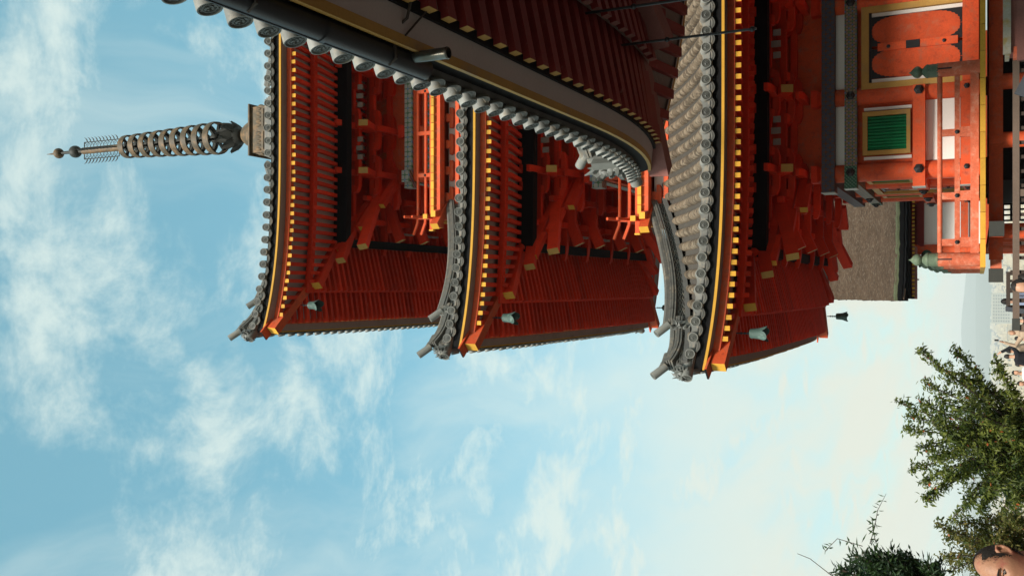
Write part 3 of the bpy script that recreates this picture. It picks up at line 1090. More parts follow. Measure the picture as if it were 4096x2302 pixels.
for sd_ in (0, 1):
    for t in (-c1, -c0, c0, c1):
        if sd_ == 1 and t == c1:
            continue
        post('column', sxyz(sd_, t, c1, 0), 0.18, -1.9, 2.9, 'vermilion', storey1)
    e = c1 + 0.38
    # two painted head beams with metal-capped ends beyond the corner
    fr = e if sd_ == 0 else c1 - .22
    sbox('painted_beam', sd_, -e, fr, c1 - .20, c1 + .24, 2.62, 2.87, 'paint_dim', storey1)
    sbox('beam_cap', sd_, -e - .014, -e, c1 - .21, c1 + .25, 2.61, 2.88, 'copper_cap', storey1)
    sbox('plaster_panel', sd_, -c1, c1, c1 - .08, c1 + .03, 2.43, 2.62, 'plaster', storey1)
    e -= .06
    sbox('painted_beam', sd_, -e + .45, e - .45, c1 + .0, c1 + .22, 2.20, 2.43, 'paint_brocade', storey1)
    for s_ in (-1, 1):
        if sd_ == 1 and s_ == 1:
            continue
        sbox('painted_beam_end', sd_, s_ * (e - .45), s_ * e, c1 - .05, c1 + .222, 2.197, 2.433, 'paint_scroll', storey1)
        sbox('beam_cap', sd_, s_ * e, s_ * (e + .012), c1 - .06, c1 + .235, 2.19, 2.44, 'copper_cap', storey1)
        for t in (-c1, -c0):
            link('beam_boss', HEX, along(sxyz(sd_, s_ * abs(t), c1 + .225, 2.315), INW[sd_], sc=1.8), storey1)
    door(sd_, storey1)
    # window bays on both sides of the door
    for s_ in (-1, 1):
        ta, tb = s_ * (c0 + .18), s_ * (c1 - .18)
        tm = (ta + tb) / 2
        o = c1 + .03
        hw = 0.43
        win = sbox('window', sd_, tm - hw + .09, tm + hw - .09, o - .02, o + .0, 1.30, 2.02, 'dark_void', storey1)
        for t0, t1, z0, z1 in ((tm - hw, tm - hw + .085, 1.22, 2.10), (tm + hw - .085, tm + hw, 1.22, 2.10), (tm - hw + .085, tm + hw - .085, 1.22, 1.29), (tm - hw + .085, tm + hw - .085, 2.01, 2.10)):
            sbox('window_frame', sd_, t0, t1, o - .02, o + .09, z0, z1, 'ochre_dim', storey1)
        n = 11
        for j in range(n):
            t = tm - hw + .085 + (2 * hw - .17) * (j + .5) / n
            pc = sxyz(sd_, t, o + .03, 1.65)
            link('window_slat', unit_cube('green_slat'), Matrix.Translation(pc) @ Matrix.Rotation(pi / 4, 4, 'Z') @ Matrix.Diagonal((.042, .042, .74, 1)), storey1)
        for q in (-1, 1):
            sbox('plaster_strip', sd_, tm + q * (hw + .03), tm + q * (hw + .09), o - .04, o + .02, 1.20, 2.08, 'plaster', storey1)
        sbox('plaster_panel', sd_, min(ta, tb), max(ta, tb), o - .06, o + .01, 0.34, 0.95, 'plaster', storey1)
        # waist beam with hexagonal bosses, running past the corner
        tt0, tt1 = s_ * (c0 - .10), s_ * (c1 + .34)
        if sd_ == 1 and s_ == 1:
            tt1 = c1 - .04
        sbox('waist_beam', sd_, tt0, tt1, c1 - .03, c1 + .25, 0.95, 1.17, 'vermilion', storey1)
        sbox('beam_cap', sd_, tt1, tt1 + s_ * .012, c1 - .04, c1 + .26, 0.94, 1.18, 'copper_cap', storey1)
        for t in (c0, c1):
            link('beam_boss', HEX, along(sxyz(sd_, s_ * t, c1 + .255, 1.06), INW[sd_], sc=1.9), storey1)
        sbox('foot_beam', sd_, tt0, tt1, c1 - .03, c1 + .22, 0.12, 0.33, 'vermilion', storey1)
        sbox('beam_cap', sd_, tt1, tt1 + s_ * .012, c1 - .04, c1 + .23, 0.11, 0.34, 'copper_cap', storey1)
        for t in (c0, c1):
            link('beam_boss', HEX, along(sxyz(sd_, s_ * t, c1 + .225, .225), INW[sd_], sc=1.1), storey1)

# ---- veranda of the ground storey
bo = 4.27
b = MB()
b.box((AX, AY, -0.04), (2 * bo + 0.2, 2 * bo + 0.2, 0.05))
veranda = b.build('veranda', 'vermilion_old', pagoda)


def finial_mesh():
    """onion-shaped bronze cap of a railing post, base at z = 0"""
    b = MB()
    b.lathe([(.135, 0), (.135, .02), (.128, .025), (.128, .17), (.136, .18), (.128, .20), (.122, .215), (.085, .25), (.066, .265), (.06, .28),
             (.075, .295), (.105, .325), (.115, .36), (.108, .395), (.085, .43), (.05, .46), (.02, .485), (.006, .52)], 18)
    return b.mesh('post_finial', 'patina_dark', True)


FINIAL = finial_mesh()
for sd_ in (0, 1):
    n = int(2 * (bo + .1) / 0.44)
    for j in range(n):
        t = -bo - .12 + (2 * bo + .24) * j / n
        sbox('floor_board', sd_, t + .004, t + (2 * bo + .24) / n - .004, bo - .25, bo + .14, -.085, 0.0, 'ochre', veranda)
    opening = c0 if sd_ == 0 else 0.0
    for s_ in (-1, 1):
        ta, tb = s_ * opening, s_ * (bo - .0)
        if sd_ == 1:
            ta = 0.0
        rod('top_rail', sxyz(sd_, ta, bo, .635), sxyz(sd_, tb, bo, .635), 0.042, 'vermilion_old', veranda)
        sbox('middle_rail', sd_, ta, tb, bo - .04, bo + .04, .315, .40, 'vermilion_old', veranda)
        sbox('bottom_rail', sd_, ta, tb, bo - .07, bo + .06, .02, .15, 'vermilion_old', veranda)
        m_ = 3 if sd_ == 0 else 4
        for j in range(1, m_ + 1):
            t = ta + (tb - ta) * j / m_ - s_ * (0.30 if j == m_ else 0.0)
            sbox('rail_post', sd_, t - .085, t + .085, bo - .035, bo + .035, .14, .315, 'vermilion_old', veranda)
            sbox('rail_post', sd_, t - .06, t + .06, bo - .03, bo + .03, .40, .60, 'vermilion_old', veranda)
            link('rail_boss', BOSS, along(sxyz(sd_, t, bo + .045, .36), INW[sd_], sc=0.8), veranda)
    spots = ([-opening, -bo, opening, bo] if sd_ == 0 else [-bo, -bo * .34, bo * .34])
    for t in spots:
        p = sxyz(sd_, t, bo, 0)
        post('newel', p, 0.125, -.05, 0.68, 'vermilion_old', veranda)
        link('post_finial', FINIAL, Matrix.Translation((p.x, p.y, 0.66)) @ Matrix.Diagonal((.93, .93, .93, 1)), veranda)
        sbox('newel_slot', sd_, t - .012, t + .012, bo + .11, bo + .13, .44, .67, 'iron', veranda)
    # below the floor: joist beam, piles and ground beam
    sbox('joist_beam', sd_, -bo, bo, bo - .62, bo - .38, -.36, -.14, 'vermilion', veranda)
    for t in (-bo + .5, -c1 + .3, -c0 - .2, c0 + .2, c1 - .3, bo - .5):
        if sd_ == 1 and t > bo - .6:
            continue
        post('pile', sxyz(sd_, t, bo - .5, 0), 0.14, -1.9, -.15, 'vermilion', veranda)
    for s_ in (-1, 1):
        sbox('beam_nose', sd_, s_ * bo, s_ * (bo + .30), bo - .60, bo - .40, -.34, -.16, 'vermilion_old', veranda)
        sbox('beam_cap', sd_, s_ * (bo + .16), s_ * (bo + .40), bo - .625, bo - .375, -.365, -.135, 'bronze_dark', veranda)
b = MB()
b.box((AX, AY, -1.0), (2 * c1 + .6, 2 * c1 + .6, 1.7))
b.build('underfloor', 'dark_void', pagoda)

# ---- spire
b = MB()
b.tube([(AX, AY, 20.0), (AX, AY, 25.9), (AX, AY, 28.0), (AX, AY, 29.1)], [.10, .085, .075, .05], 10)
spire = b.build('spire', 'bronze_dark', pagoda, True)
b = MB()
for j in range(7):
    wd = 2.05 - 0.06 * j
    b.box((AX, AY, 18.48 + j * 0.09), (wd, wd, 0.065))
    b.box((AX, AY, 18.525 + j * 0.09), (wd - .1, wd - .1, 0.03))
b.build('stacked_tile_base', 'tile', spire)
b = MB()
b.box((AX, AY, 19.40), (1.38, 1.38, .62))
b.box((AX, AY, 19.735), (1.56, 1.56, .05))
b.box((AX, AY, 19.10), (1.50, 1.50, .06))
for sd_ in range(4):
    for s_ in (-1, 1):
        q = sxyz(sd_, s_ * .34, .70, 19.42)
        b.box(q, (.54, .03, .40) if sd_ in (0, 2) else (.03, .54, .40))
    for t in np.arange(-.6, .61, .12):
        q = sxyz(sd_, t, .72, 19.42)
        if abs(t) > .07:
            b.ball(q, .05, 6, 4, (1, .5, 2.2))
b.build('dew_basin', 'bronze', spire)
b = MB()
b.lathe([(.50 * cos(a), 19.76 + .92 * sin(a)) for a in np.linspace(0, 1.45, 8)], 20, Matrix.Translation((AX, AY, 0)))
b.build('inverted_bowl', 'bronze', spire, True)
b = MB()
for lay, (r0, r1, z0, z1, n, ph) in enumerate(((.16, .52, 20.78, 21.20, 8, 0), (.16, .40, 21.0, 21.46, 8, pi / 8))):
    for j in range(n):
        a = 2 * pi * j / n + ph
        rows = []
        for f in np.linspace(0, 1, 6):
            r = r0 + (r1 - r0) * f ** 1.2
            z = z0 + (z1 - z0) * f - 0.10 * sin(pi * f)
            wd = .15 * sin(pi * min(.97, .12 + .85 * f)) ** .6 * (1.15 - .2 * lay)
            d, s = Vector((cos(a), sin(a), 0)), Vector((-sin(a), cos(a), 0))
            p = Vector((AX, AY, z)) + d * r
            rows.append([p - s * wd, p - s * wd * .5 - d * .04, p - d * .06, p + s * wd * .5 - d * .04, p + s * wd])
        b.grid(rows)
b.lathe([(.20, 20.72), (.26, 20.78), (.30, 20.86), (.22, 20.95), (.14, 21.0)], 14, Matrix.Translation((AX, AY, 0)))
b.build('lotus_collar', 'bronze_dark', spire, True)
for j in range(9):
    z = 21.78 + j * (25.72 - 21.78) / 8
    R = .515 - .0165 * j
    b = MB()
    T = Matrix.Translation((AX, AY, z))
    hb = .115
    b.lathe([(R, -hb), (R * 1.03, 0), (R, hb), (R - .035, hb), (R - .035, -hb), (R, -hb)], 30, T, cap=False)
    b.cur = 1
    for q in range(6):
        a = q * pi / 3 + .25
        d = Vector((cos(a), sin(a), 0))
        c_ = Vector((AX, AY, z))
        b.beam(c_ + d * .1, c_ + d * (R - .02), .07, .09)
        b.ball(c_ + d * (R - .09), .075, 6, 4, (1, 1, .6))
    b.lathe([(.13, -.14), (.17, -.10), (.19, 0), (.17, .10), (.13, .14)], 12, T)
    b.build('spire_ring', ['bronze', 'bronze_dark'], spire, True)
b = MB()
for ax_ in (Vector((1, 0, 0)), Vector((0, 1, 0))):
    for s_ in (-1, 1):
        d = ax_ * s_
        c_ = Vector((AX, AY, 0))
        for z in np.linspace(26.25, 27.75, 10):
            b.tube([c_ + d * .10 + Vector((0, 0, z)), c_ + d * .20 + Vector((0, 0, z + .03)), c_ + d * .27 + Vector((0, 0, z + .11)), c_ + d * .22 + Vector((0, 0, z + .15)), c_ + d * .17 + Vector((0, 0, z + .11))], .011, 4)
            b.tube([c_ + d * .30 + Vector((0, 0, z)), c_ + d * .36 + Vector((0, 0, z + .02)), c_ + d * .42 + Vector((0, 0, z + .07)), c_ + d * .46 + Vector((0, 0, z + .15))], [.014, .02, .014, .004], 4)
        b.tube([c_ + d * .29 + Vector((0, 0, 26.18)), c_ + d * .29 + Vector((0, 0, 27.9))], .016, 5)
        for z in (26.18, 27.9):
            b.tube([c_ + Vector((0, 0, z)), c_ + d * .29 + Vector((0, 0, z))], .016, 5)
b.build('water_flame', 'bronze_dark', spire, True)
b = MB()
b.tube([(AX, AY, 26.1), (AX, AY, 27.95)], .12, 10)
b.build('flame_sleeve', 'bronze', spire, True)
b = MB(); b.ball((AX, AY, 28.36), .215, 16, 10, (1, 1, 1.05)); b.build('dragon_ball', 'bronze_dark', spire, True)
b = MB(); b.ball((AX, AY, 29.22), .185, 16, 10, (1, 1, .95)); b.tube([(AX, AY, 29.36), (AX, AY, 29.85)], [.05, .006], 8); b.build('sacred_jewel', 'bronze', spire, True)

# ---- wind bells hang from the eave corners
def bell_mesh():
    b = MB()
    n = 32
    rows = []
    for j, (z, r) in enumerate(((0, .02), (-.005, .085), (-.02, .10), (-.10, .105), (-.18, .112), (-.24, .12), (-.30, .135), (-.36, .15))):
        row = []
        for k in range(n + 1):
            a = 2 * pi * k / n
            cusp = abs(sin(2 * a)) ** 0.7
            zz, rr = z, r
            if j >= 5:
                f = (j - 4) / 3
                zz = -.22 + (z + .22) * (0.35 + 0.75 * cusp)
                rr = r + .02 * f * cusp
            row.append(Vector((rr * cos(a), rr * sin(a), zz)))
        rows.append(row)
    b.grid(rows)
    b.grid([[p * 0.93 + Vector((0, 0, -.006)) for p in r] for r in rows[1:]])
    return b.mesh('bell_body', 'patina', True)


BELL = bell_mesh()
bell_lab = {
    (3, 0): 'green bronze wind bell under the near corner of the top roof',
    (2, 0): 'green bronze wind bell under the near corner of the middle roof',
    (1, 0): 'large green bronze wind bell under the near corner of the lowest roof',
    (2, 1): 'small dark wind bell under the far corner of the middle roof, against the sky',
    (1, 1): 'small dark wind bell under the far corner of the lowest roof, against the sky',
}
for (k, c), lab in bell_lab.items():
    p = ROOFS[k].corner(c, 0.60, 0)
    p.z = ROOFS[k].z0 - 0.30
    t = thing('wind_bell', p, lab, 'bell', 'wind bells at the pagoda eaves')
    link('bell_body', BELL, Matrix.Translation(p) @ Matrix.Rotation(.45, 4, 'Z') @ Matrix.Diagonal((.86, .86, .86, 1)), t)
    b = MB()
    b.tube([p + Vector((0, 0, -.02)), p + Vector((0, 0, .24))], .012, 5)
    for z in (.03, .09, .15):
        b.ball(p + Vector((0, 0, z)), .024, 6, 4, (1, .5, 1.2))
    b.build('bell_chain', 'iron', t)
    b = MB()
    b.tube([p + Vector((0, 0, -.02)), p + Vector((0, 0, -.26))], [.012, .02], 6)
    b.build('bell_clapper', 'iron', t)
# ------------------------------------------------------------------ ground, hill, plain, mountains
def ground_z(x, y):
    if y < 45:
        return -1.62 - 0.024 * max(0, y)
    f = min(1.0, (y - 45) / 700)
    return -2.7 - 92.3 * (f * f * (3 - 2 * f))


b = MB()
ys = [-400, -60, -20, -5, 0, 5, 10, 15, 20, 30, 40, 45, 60, 90, 130, 180, 240, 310, 400, 500, 620, 745, 1200, 2500, 4500, 7000, 10000, 15500]
xs = [-9000, -5000, -2500, -1200, -500, -200, -80, -30, -10, 0, 10, 30, 80, 200, 500, 1200, 2500, 5000, 9000]
b.grid([[Vector((x, y, ground_z(x, y))) for x in xs] for y in ys])
go = b.build('ground', 'ground', None, True)
go['kind'] = 'structure'

plain('hill_green', (0.045, 0.075, 0.05), 0.95, 0.25, 0.004, spec=0.05)
for nm, Yr, vtop, amp, seed in (('mountain_range', 12500, 3858, 22, 3), ('foothills', 10300, 3900, 10, 8)):
    b = MB()
    rr = random.Random(seed)
    ph = [rr.uniform(0, 6.28) for _ in range(8)]
    rows = [[], [], [], []]
    for i in range(161):
        u = -1800 + i * 36
        h = sum(sin(u / 4096 * 2 * pi * (k + 1) * 1.35 + ph[k]) / (k + 1) ** 0.8 for k in range(8))
        top = P(u, vtop - amp * h * 0.7, Yr)
        rows[0].append(Vector((top.x * 0.93, Yr - 1100, -97)))
        rows[1].append(Vector((top.x * 0.97, Yr - 450, -95 + (top.z + 95) * 0.62 + 22 * sin(i * 1.3 + seed))))
        rows[2].append(top)
        rows[3].append(Vector((top.x * 1.05, Yr + 1500, -97)))
    b.grid(rows)
    o = b.build(nm, 'hill_green', None, 'all')
    o['kind'] = 'structure'

# ------------------------------------------------------------------ the hall whose eave hangs over the right-hand side
HX, HY = 8.89, 1.99
H = Eaves(HX, HY, 7.0, 12.0, 3.95, 0.66, 4.2, 2.4, 0.48, 0.03, flare=0.05, fade=5.0)
hall = thing('temple_hall', (HX, HY, -1.7), 'dark temple hall with grey tiled eave, black gutter and maroon rafters overhead', 'temple hall')
b = MB()
ss = [-0.08, 0.3, 0.8, 1.4, 2.0, 2.8, 3.8, 5.0, 6.4]
H.sweep(b, [(s, H.bed(s) - 0.03) for s in ss], n=60)
H.sweep(b, [(-0.08, H.bed(-0.08) - 0.03), (-0.05, 0.21), (0.1, 0.20)], n=60)
hroof = b.build('roof', 'tile_bed', hall, True)
b = MB(); H.sweep(b, [(-0.02, 0.265), (-0.035, 0.255), (0.004, 0.052), (0.06, 0.052)], n=60); b.build('eave_board', 'black_wood_shaded', hroof)
b = MB(); H.sweep(b, [(0.0, 0.05), (-0.03, 0.048), (-0.03, 0.0), (0.05, 0.0)], n=60); b.build('eave_edging', 'ochre_dim', hroof)
b = MB(); H.sweep(b, [(-0.01, 0.004), (0.27, -0.004)], n=60); b.build('eave_underboard', 'soffit_pale', hroof)
b = MB(); H.sweep(b, [(0.25, 0.0), (0.25, -0.045), (0.34, -0.045)], n=60); b.build('eave_fascia', 'black_wood_shaded', hroof)
b = MB(); H.sweep(b, [(0.30, -0.038), (1.5, 0.24)], n=60); b.build('rafter_boarding', 'soffit', hroof)
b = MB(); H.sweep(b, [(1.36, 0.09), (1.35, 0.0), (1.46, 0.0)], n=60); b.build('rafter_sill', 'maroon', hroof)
b = MB(); H.sweep(b, [(1.3, 0.05), (3.8, 0.72)], n=60); b.build('lower_boarding', 'soffit', hroof)
for sd_, tlo, thi in ((1, -12, 3), (2, 0.5, 7)):
    n = int(2 * (H.half(sd_) - 0.3) / 0.305)
    for k in range(n + 1):
        t = (k - n / 2) * 0.305
        if not (tlo < t < thi):
            continue
        lim = H.half(sd_) - abs(t) - 0.06
        for tip, inner, z0, z1, nm in ((0.29, 1.5, -0.080, 0.175, 'flying_rafter'), (1.27, 3.7, -0.06, 0.60, 'base_rafter')):
            s1 = min(inner, lim)
            if s1 - tip < 0.12:
                continue
            zz = z0 + (z1 - z0) * (s1 - tip) / (inner - tip)
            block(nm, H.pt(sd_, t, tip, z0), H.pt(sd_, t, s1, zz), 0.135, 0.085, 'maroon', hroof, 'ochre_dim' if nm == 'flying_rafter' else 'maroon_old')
for s0, s1, z0, z1 in ((-0.02, 2.2, -0.16, 0.30), (1.5, 3.8, -0.16, 0.5)):
    block('hip_rafter', H.corner(1, s0, z0), H.corner(1, s1, z1), 0.26, 0.30, 'maroon_old', hroof)
for c in (1,):
    wave_ridge(H, c, hroof, 5.5, 0.30, 0.1, 1.35, single=True)
eave_tiles(H, hroof, (1,), 0.272, 0.97, tmin=0.6, out=0.17)
eave_tiles(Eaves(HX, HY, 7.0, 12.0, 3.95, 0.66, 4.2, 2.4, 0.48, 0.03, flare=0.05, fade=5.0), hroof, (2,), 0.272, 0.97, out=0.17)
tile_rolls_stuff(H, (1, 2), 0.272, 6.0, 0.085).build('tile_roll', 'tile', hroof, True, kind='stuff')
# body of the hall, to the right of the picture
b = MB()
b.box((HX + .3, HY - .4, 1.2), (7.4, 17.0, 6.4))
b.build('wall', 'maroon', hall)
for y in np.arange(-8, 11, 2.1):
    post('column', (HX + .3 - 3.7, y), 0.2, -1.9, 4.3, 'vermilion_old', hall)
# gutter, its straps and the stub of a downpipe
gutter = None
b = MB()
gx_, gz_, gr = 1.80, 4.10, 0.092
rows = []
for y in (-6, -2, 1, 3, 4.5, 5.5, 6.55):
    rows.append([Vector((gx_ + gr * cos(a), y, gz_ + gr * sin(a))) for a in np.linspace(pi, 2 * pi, 13)])
b.grid(rows)
b.grid([[Vector((gx_ + (p.x - gx_) * .93, p.y, gz_ + (p.z - gz_) * .93 + .004)) for p in r] for r in rows])
b.add(rows[-1], [tuple(range(13))])
b.tube([(gx_ - gr, -6, gz_), (gx_ - gr, 6.55, gz_)], .009, 6)
gutter = b.build('gutter', 'gutter', hall, True)
for y in (3.1, 4.45, 6.0):
    b = MB()
    pts = [(gx_ - gr * .9, y, gz_ - .03), (gx_ - .04, y, gz_ - gr - .008), (gx_ + gr * .75, y, gz_ - gr * .9), (gx_ + gr + .10, y, gz_ - .10), (2.06, y + .02, 3.915), (2.30, y + .03, 3.86), (2.8, y + .02, 3.96)]
    b.tube(pts, .014, 6)
    b.tube([(1.93, y + .02, 3.93), (2.2, y + .30, 3.90)], .009, 5)
    b.build('gutter_strap', 'rust', gutter, True)
for y in (1.6, 3.6, 5.2):
    b = MB()
    b.grid([[Vector((gx_ + (gr + .006) * cos(a), y + dy, gz_ + (gr + .006) * sin(a))) for a in np.linspace(pi, 2 * pi, 13)] for dy in (-.025, .025)])
    b.build('gutter_joint', 'gutter', gutter, True)
b = MB()
T = Matrix.Translation((gx_ + .03, 6.28, gz_ - .40))
b.lathe([(.044, 0), (.05, .012), (.046, .03), (.046, .33), (.039, .33), (.039, 0), (.044, 0)], 16, T, cap=False)
b.build('downpipe_stub', 'spout', gutter, True)
# two thin iron rods hanging from the soffit
for nm, X, Y, zt, zl, lab in (('hanging_rod', 3.06, 11.15, 4.35, 2.36, 'thin iron rod hanging from the dark hall soffit, the longer lower one'),
                              ('hanging_rod', 3.13, 9.90, 4.35, 2.30, 'thin iron rod hanging from the dark hall soffit beside the picture edge')):
    t = thing(nm, (X, Y, zl), lab, 'rod', 'iron rods hanging from the hall')
    b = MB()
    b.tube([(X, Y, zt), (X, Y, zl)], .016, 6)
    b.build('bar', 'iron', t, True)
    for z in (zt - .9, zl + .05):
        b = MB()
        b.ball((X, Y, z), .034, 8, 6)
        b.build('knuckle', 'iron', t, True)

# ------------------------------------------------------------------ west gate with a cypress-bark roof behind the pagoda
gate = thing('temple_gate', (6.0, 47.0, -2.7), 'vermilion gate behind the pagoda under a thick brown cypress-bark roof', 'gate')
GY, GZ = 44.0, 3.22
X0, X1 = P(1099, 3590, GY).x, 13.0


def bark_z(f):
    return GZ + 3.55 * (0.62 * f + 0.38 * f * f)


def eave_dip(x):
    return 0.10 * max(0, 1 - (x - X0) / 3.5) ** 2


nx, nf = 60, 24
b = MB()
rows = []
for j in range(nf + 1):
    f = j / nf
    rows.append([Vector((X0 + (X1 - X0) * i / nx, GY + 4.4 * f, bark_z(f) + eave_dip(X0 + (X1 - X0) * i / nx) * (1 - f) + random.uniform(-.025, .025))) for i in range(nx + 1)])
b.grid(rows)
b.grid([[Vector((p.x, 2 * (GY + 4.4) - p.y, p.z)) for p in r] for r in rows])
# thick cut edge of the bark along the eave
e0 = rows[0]
b.cur = 1
b.grid([[p + Vector((0, .12, .075)) for p in e0], [p + Vector((0, -.02, -.02)) for p in e0], [p + Vector((0, -.01, -.09)) for p in e0]])
b.cur = 2
b.grid([[p + Vector((0, -.01, -.09)) for p in e0], [p + Vector((0, .06, -.26)) for p in e0], [p + Vector((0, .12, -.28)) for p in e0], [p + Vector((0, .20, -.46)) for p in e0], [p + Vector((0, .60, -.48)) for p in e0]])
b.cur = 0
for r in rows:
    r[0].x += random.uniform(-.05, .05)
vg = [r[0] for r in rows]
b.grid([[p for p in vg], [p + Vector((.03, 0, -.36)) for p in vg], [p + Vector((.5, 0, -.40)) for p in vg]])
bark_roof = b.build('roof', ['bark', 'moss_bark', 'black_wood_shaded'], gate)
b = MB()
b.grid([[Vector((p.x, p.y, p.z - .365)) for p in r] for r in rows])
b.build('roof_underside', 'black_wood_shaded', bark_roof)
# shingle courses of bark that show as soft steps
for f in (0.0,):
    pass
b = MB()
b.grid([[Vector((X0 + .1, GY + .6, GZ - .53)), Vector((X1, GY + .6, GZ - .53))], [Vector((X0 + .1, GY + 4.4, GZ + .35)), Vector((X1, GY + 4.4, GZ + .35))]])
b.build('rafter_boarding', 'maroon', bark_roof)
b = MB()
b.box(((X0 + X1) / 2 + 1.2, GY + 2.6, 2.5), (X1 - X0 - 2.4, .1, 1.2))
b.build('frieze', 'maroon', gate)
b = MB()
b.box(((X0 + X1) / 2, GY + .62, GZ - .43), (X1 - X0 - .2, .5, .10))
b.build('eave_fascia', 'black_wood_shaded', bark_roof)
for i in range(56):
    x = X0 + .22 + i * .172
    block('rafter', (x, GY + .62, GZ - .60), (x, GY + 2.6, GZ - .1), .085, .10, 'vermilion', bark_roof, 'ochre')
b = MB()
b.box(((X0 + X1) / 2, GY + 4.4, bark_z(1) + .22), (X1 - X0 - .3, .5, .42))
b.build('ridge', 'tile', bark_roof)
for i in range(6):
    b = MB()
    b.box((X0 + .25 + i * .42, GY + 4.15, bark_z(1) + .46), (.3, .34, .12))
    b.build('ridge_tile', 'tile_pale', bark_roof)
b = MB()
b.box((X0 + .05, GY + 4.25, bark_z(1) + .12), (.22, .7, .40))
b.build('ridge_end', 'tile_pale', bark_roof)
# verge: bargeboard and purlin ends stepping down at the open gable
for k, (dy, dz, ln) in enumerate(((0.9, -.62, .55), (1.5, -.42, .75), (2.2, -.10, .55), (3.2, .65, .6))):
    block('purlin_end', (X0 + .08, GY + dy, GZ + dz), (X0 + 2.4, GY + dy, GZ + dz), .26, .24, 'maroon_old', bark_roof, 'ochre')
b = MB()
for j in range(12):
    f0, f1 = j / 12, (j + 1) / 12
    b.beam((X0 + .14, GY + .5 + 3.9 * f0, bark_z(f0) - .52), (X0 + .14, GY + .5 + 3.9 * f1, bark_z(f1) - .52), .09, .28)
b.build('bargeboard', 'black_wood_shaded', bark_roof)
for j in range(9):
    y = GY + .62
    block('gable_rafter', (X0 + .95 - j * .0, GY + .70 + j * .24, GZ - .72 + j * .0), (X0 + .95, GY + .70 + j * .24, GZ - .30), .06, .1, 'maroon_old', bark_roof, upv=(0, 1, 0))
# body: white walls between vermilion columns, brackets and dark green carved nose
cx0 = P(1305, 3800, GY + 2.2).x
for i in range(5):
    x = cx0 + i * 2.35
    post('column', (x, GY + 2.2), .23, -2.7, 2.55, 'vermilion', gate)
    bearing((x, GY + 2.2, 2.6), .5, gate)
    arm(Vector((x, GY + 2.2, 2.9)), (1, 0, 0), 1.5, .2, .26, gate)
    if i < 4:
        b = MB(); b.box((x + 1.17, GY + 2.3, 1.55), (1.95, .1, 1.5)); b.build('wall_panel', 'plaster', gate)
        b = MB(); b.box((x + 1.17, GY + 2.3, 0.15), (1.95, .1, .62)); b.build('wall_panel', 'plaster', gate)
        b = MB(); b.box((x + 1.17, GY + 2.25, -.75), (1.95, .1, .62)); b.build('wall_panel', 'plaster', gate)
        block('tie_beam', (x, GY + 2.16, .62), (x + 2.35, GY + 2.16, .62), .26, .30, 'vermilion', gate)
        block('tie_beam', (x, GY + 2.16, -.30), (x + 2.35, GY + 2.16, -.30), .26, .22, 'vermilion', gate)
        block('tie_beam', (x, GY + 2.16, 2.42), (x + 2.35, GY + 2.16, 2.42), .26, .30, 'maroon', gate)
b = MB()
c_ = Vector((cx0 - .28, GY + 2.05, 2.15))
b.ball(c_, .24, 8, 6, (1.4, .8, 1.0))
b.tube([c_, c_ + Vector((-.3, 0, .1)), c_ + Vector((-.5, 0, .32))], [.2, .13, .04], 6)
b.tube([c_ + Vector((-.1, 0, -.2)), c_ + Vector((-.3, -.05, -.3)), c_ + Vector((-.32, 0, -.12))], [.1, .08, .03], 6)
plain('carved_green', (0.02, 0.075, 0.05), 0.6, 0.3, 6)
b.build('carved_nose', 'carved_green', gate, True)

# ------------------------------------------------------------------ far city in the plain
plain('city_cream', (0.56, 0.46, 0.30), 0.85, 0.1, 0.01, tint=0.25)
plain('city_grey', (0.28, 0.29, 0.26), 0.85, 0.1, 0.01, tint=0.25)
plain('city_mix', (0.44, 0.37, 0.25), 0.85, 0.6, 0.03)
plain('city_window', (0.10, 0.12, 0.13), 0.4, 0.1, 0.02)
PLAIN = -95.0
rr = random.Random(21)
b = MB()
for i in range(4600):
    y = 1600 + 8200 * rr.random() ** 1.5
    x = y * rr.uniform(-0.36, 0.16)
    hgt = rr.choice((5, 6, 7, 8, 9, 10, 12, 14, 18)) * rr.uniform(.8, 1.3)
    wx, wy = rr.uniform(8, 34), rr.uniform(8, 30)
    b.box((x, y, PLAIN + hgt / 2), (wx, wy, hgt), Matrix.Rotation(rr.choice((0, 0.1, -0.15)), 3, 'Z'))
o = b.build('distant_city', 'city_mix')
tag(o, 'pale hazy sprawl of the far city in the plain', 'city', kind='stuff')
for i in range(18):
    u, v = rr.uniform(60, 1190), rr.uniform(3975, 4060)
    y = rr.uniform(2100, 3600)
    g = PLAIN
    base = P(u, v, y)
    hgt = rr.uniform(14, 32)
    wx = rr.uniform(22, 60)
    wy = rr.uniform(14, 24)
    t = thing('apartment_block', (base.x, y, g), 'pale flat-roofed block in the hazy far city below the hill', 'building', 'blocks of the far city')
    mt = rr.choice(('city_cream', 'city_grey', 'city_mix'))
    bb = MB(); bb.box((base.x, y, g + hgt / 2), (wx, wy, hgt)); bb.build('wall', mt, t)
    bb = MB(); bb.box((base.x + wx * .2, y, g + hgt + 1.4), (wx * .25, wy * .5, 2.8)); bb.build('roof_housing', 'city_grey', t)
    for fl in range(int(hgt / 3.6)):
        bb = MB(); bb.box((base.x, y - wy / 2 - .05, g + 2.2 + fl * 3.6), (wx * .9, .3, 1.5)); bb.build('window_band', 'city_window', t)
# the broad office block with a grid of windows
c_ = P(1070, 3992, 2500)
t = thing('office_block', (c_.x, 2500, PLAIN), 'broad pale office block with a grid of dark windows in the far city', 'building')
wx, hgt = 72, c_.z - PLAIN + 14
bb = MB(); bb.box((c_.x, 2500, PLAIN + hgt / 2), (wx, 30, hgt)); bb.build('wall', 'city_grey', t)
for i in range(9):
    for j in range(7):
        bb = MB(); bb.box((c_.x - 30 + i * 7.5, 2484.8, PLAIN + hgt - 5 - j * 5.2), (3.6, .5, 2.6)); bb.build('window', 'city_window', t)

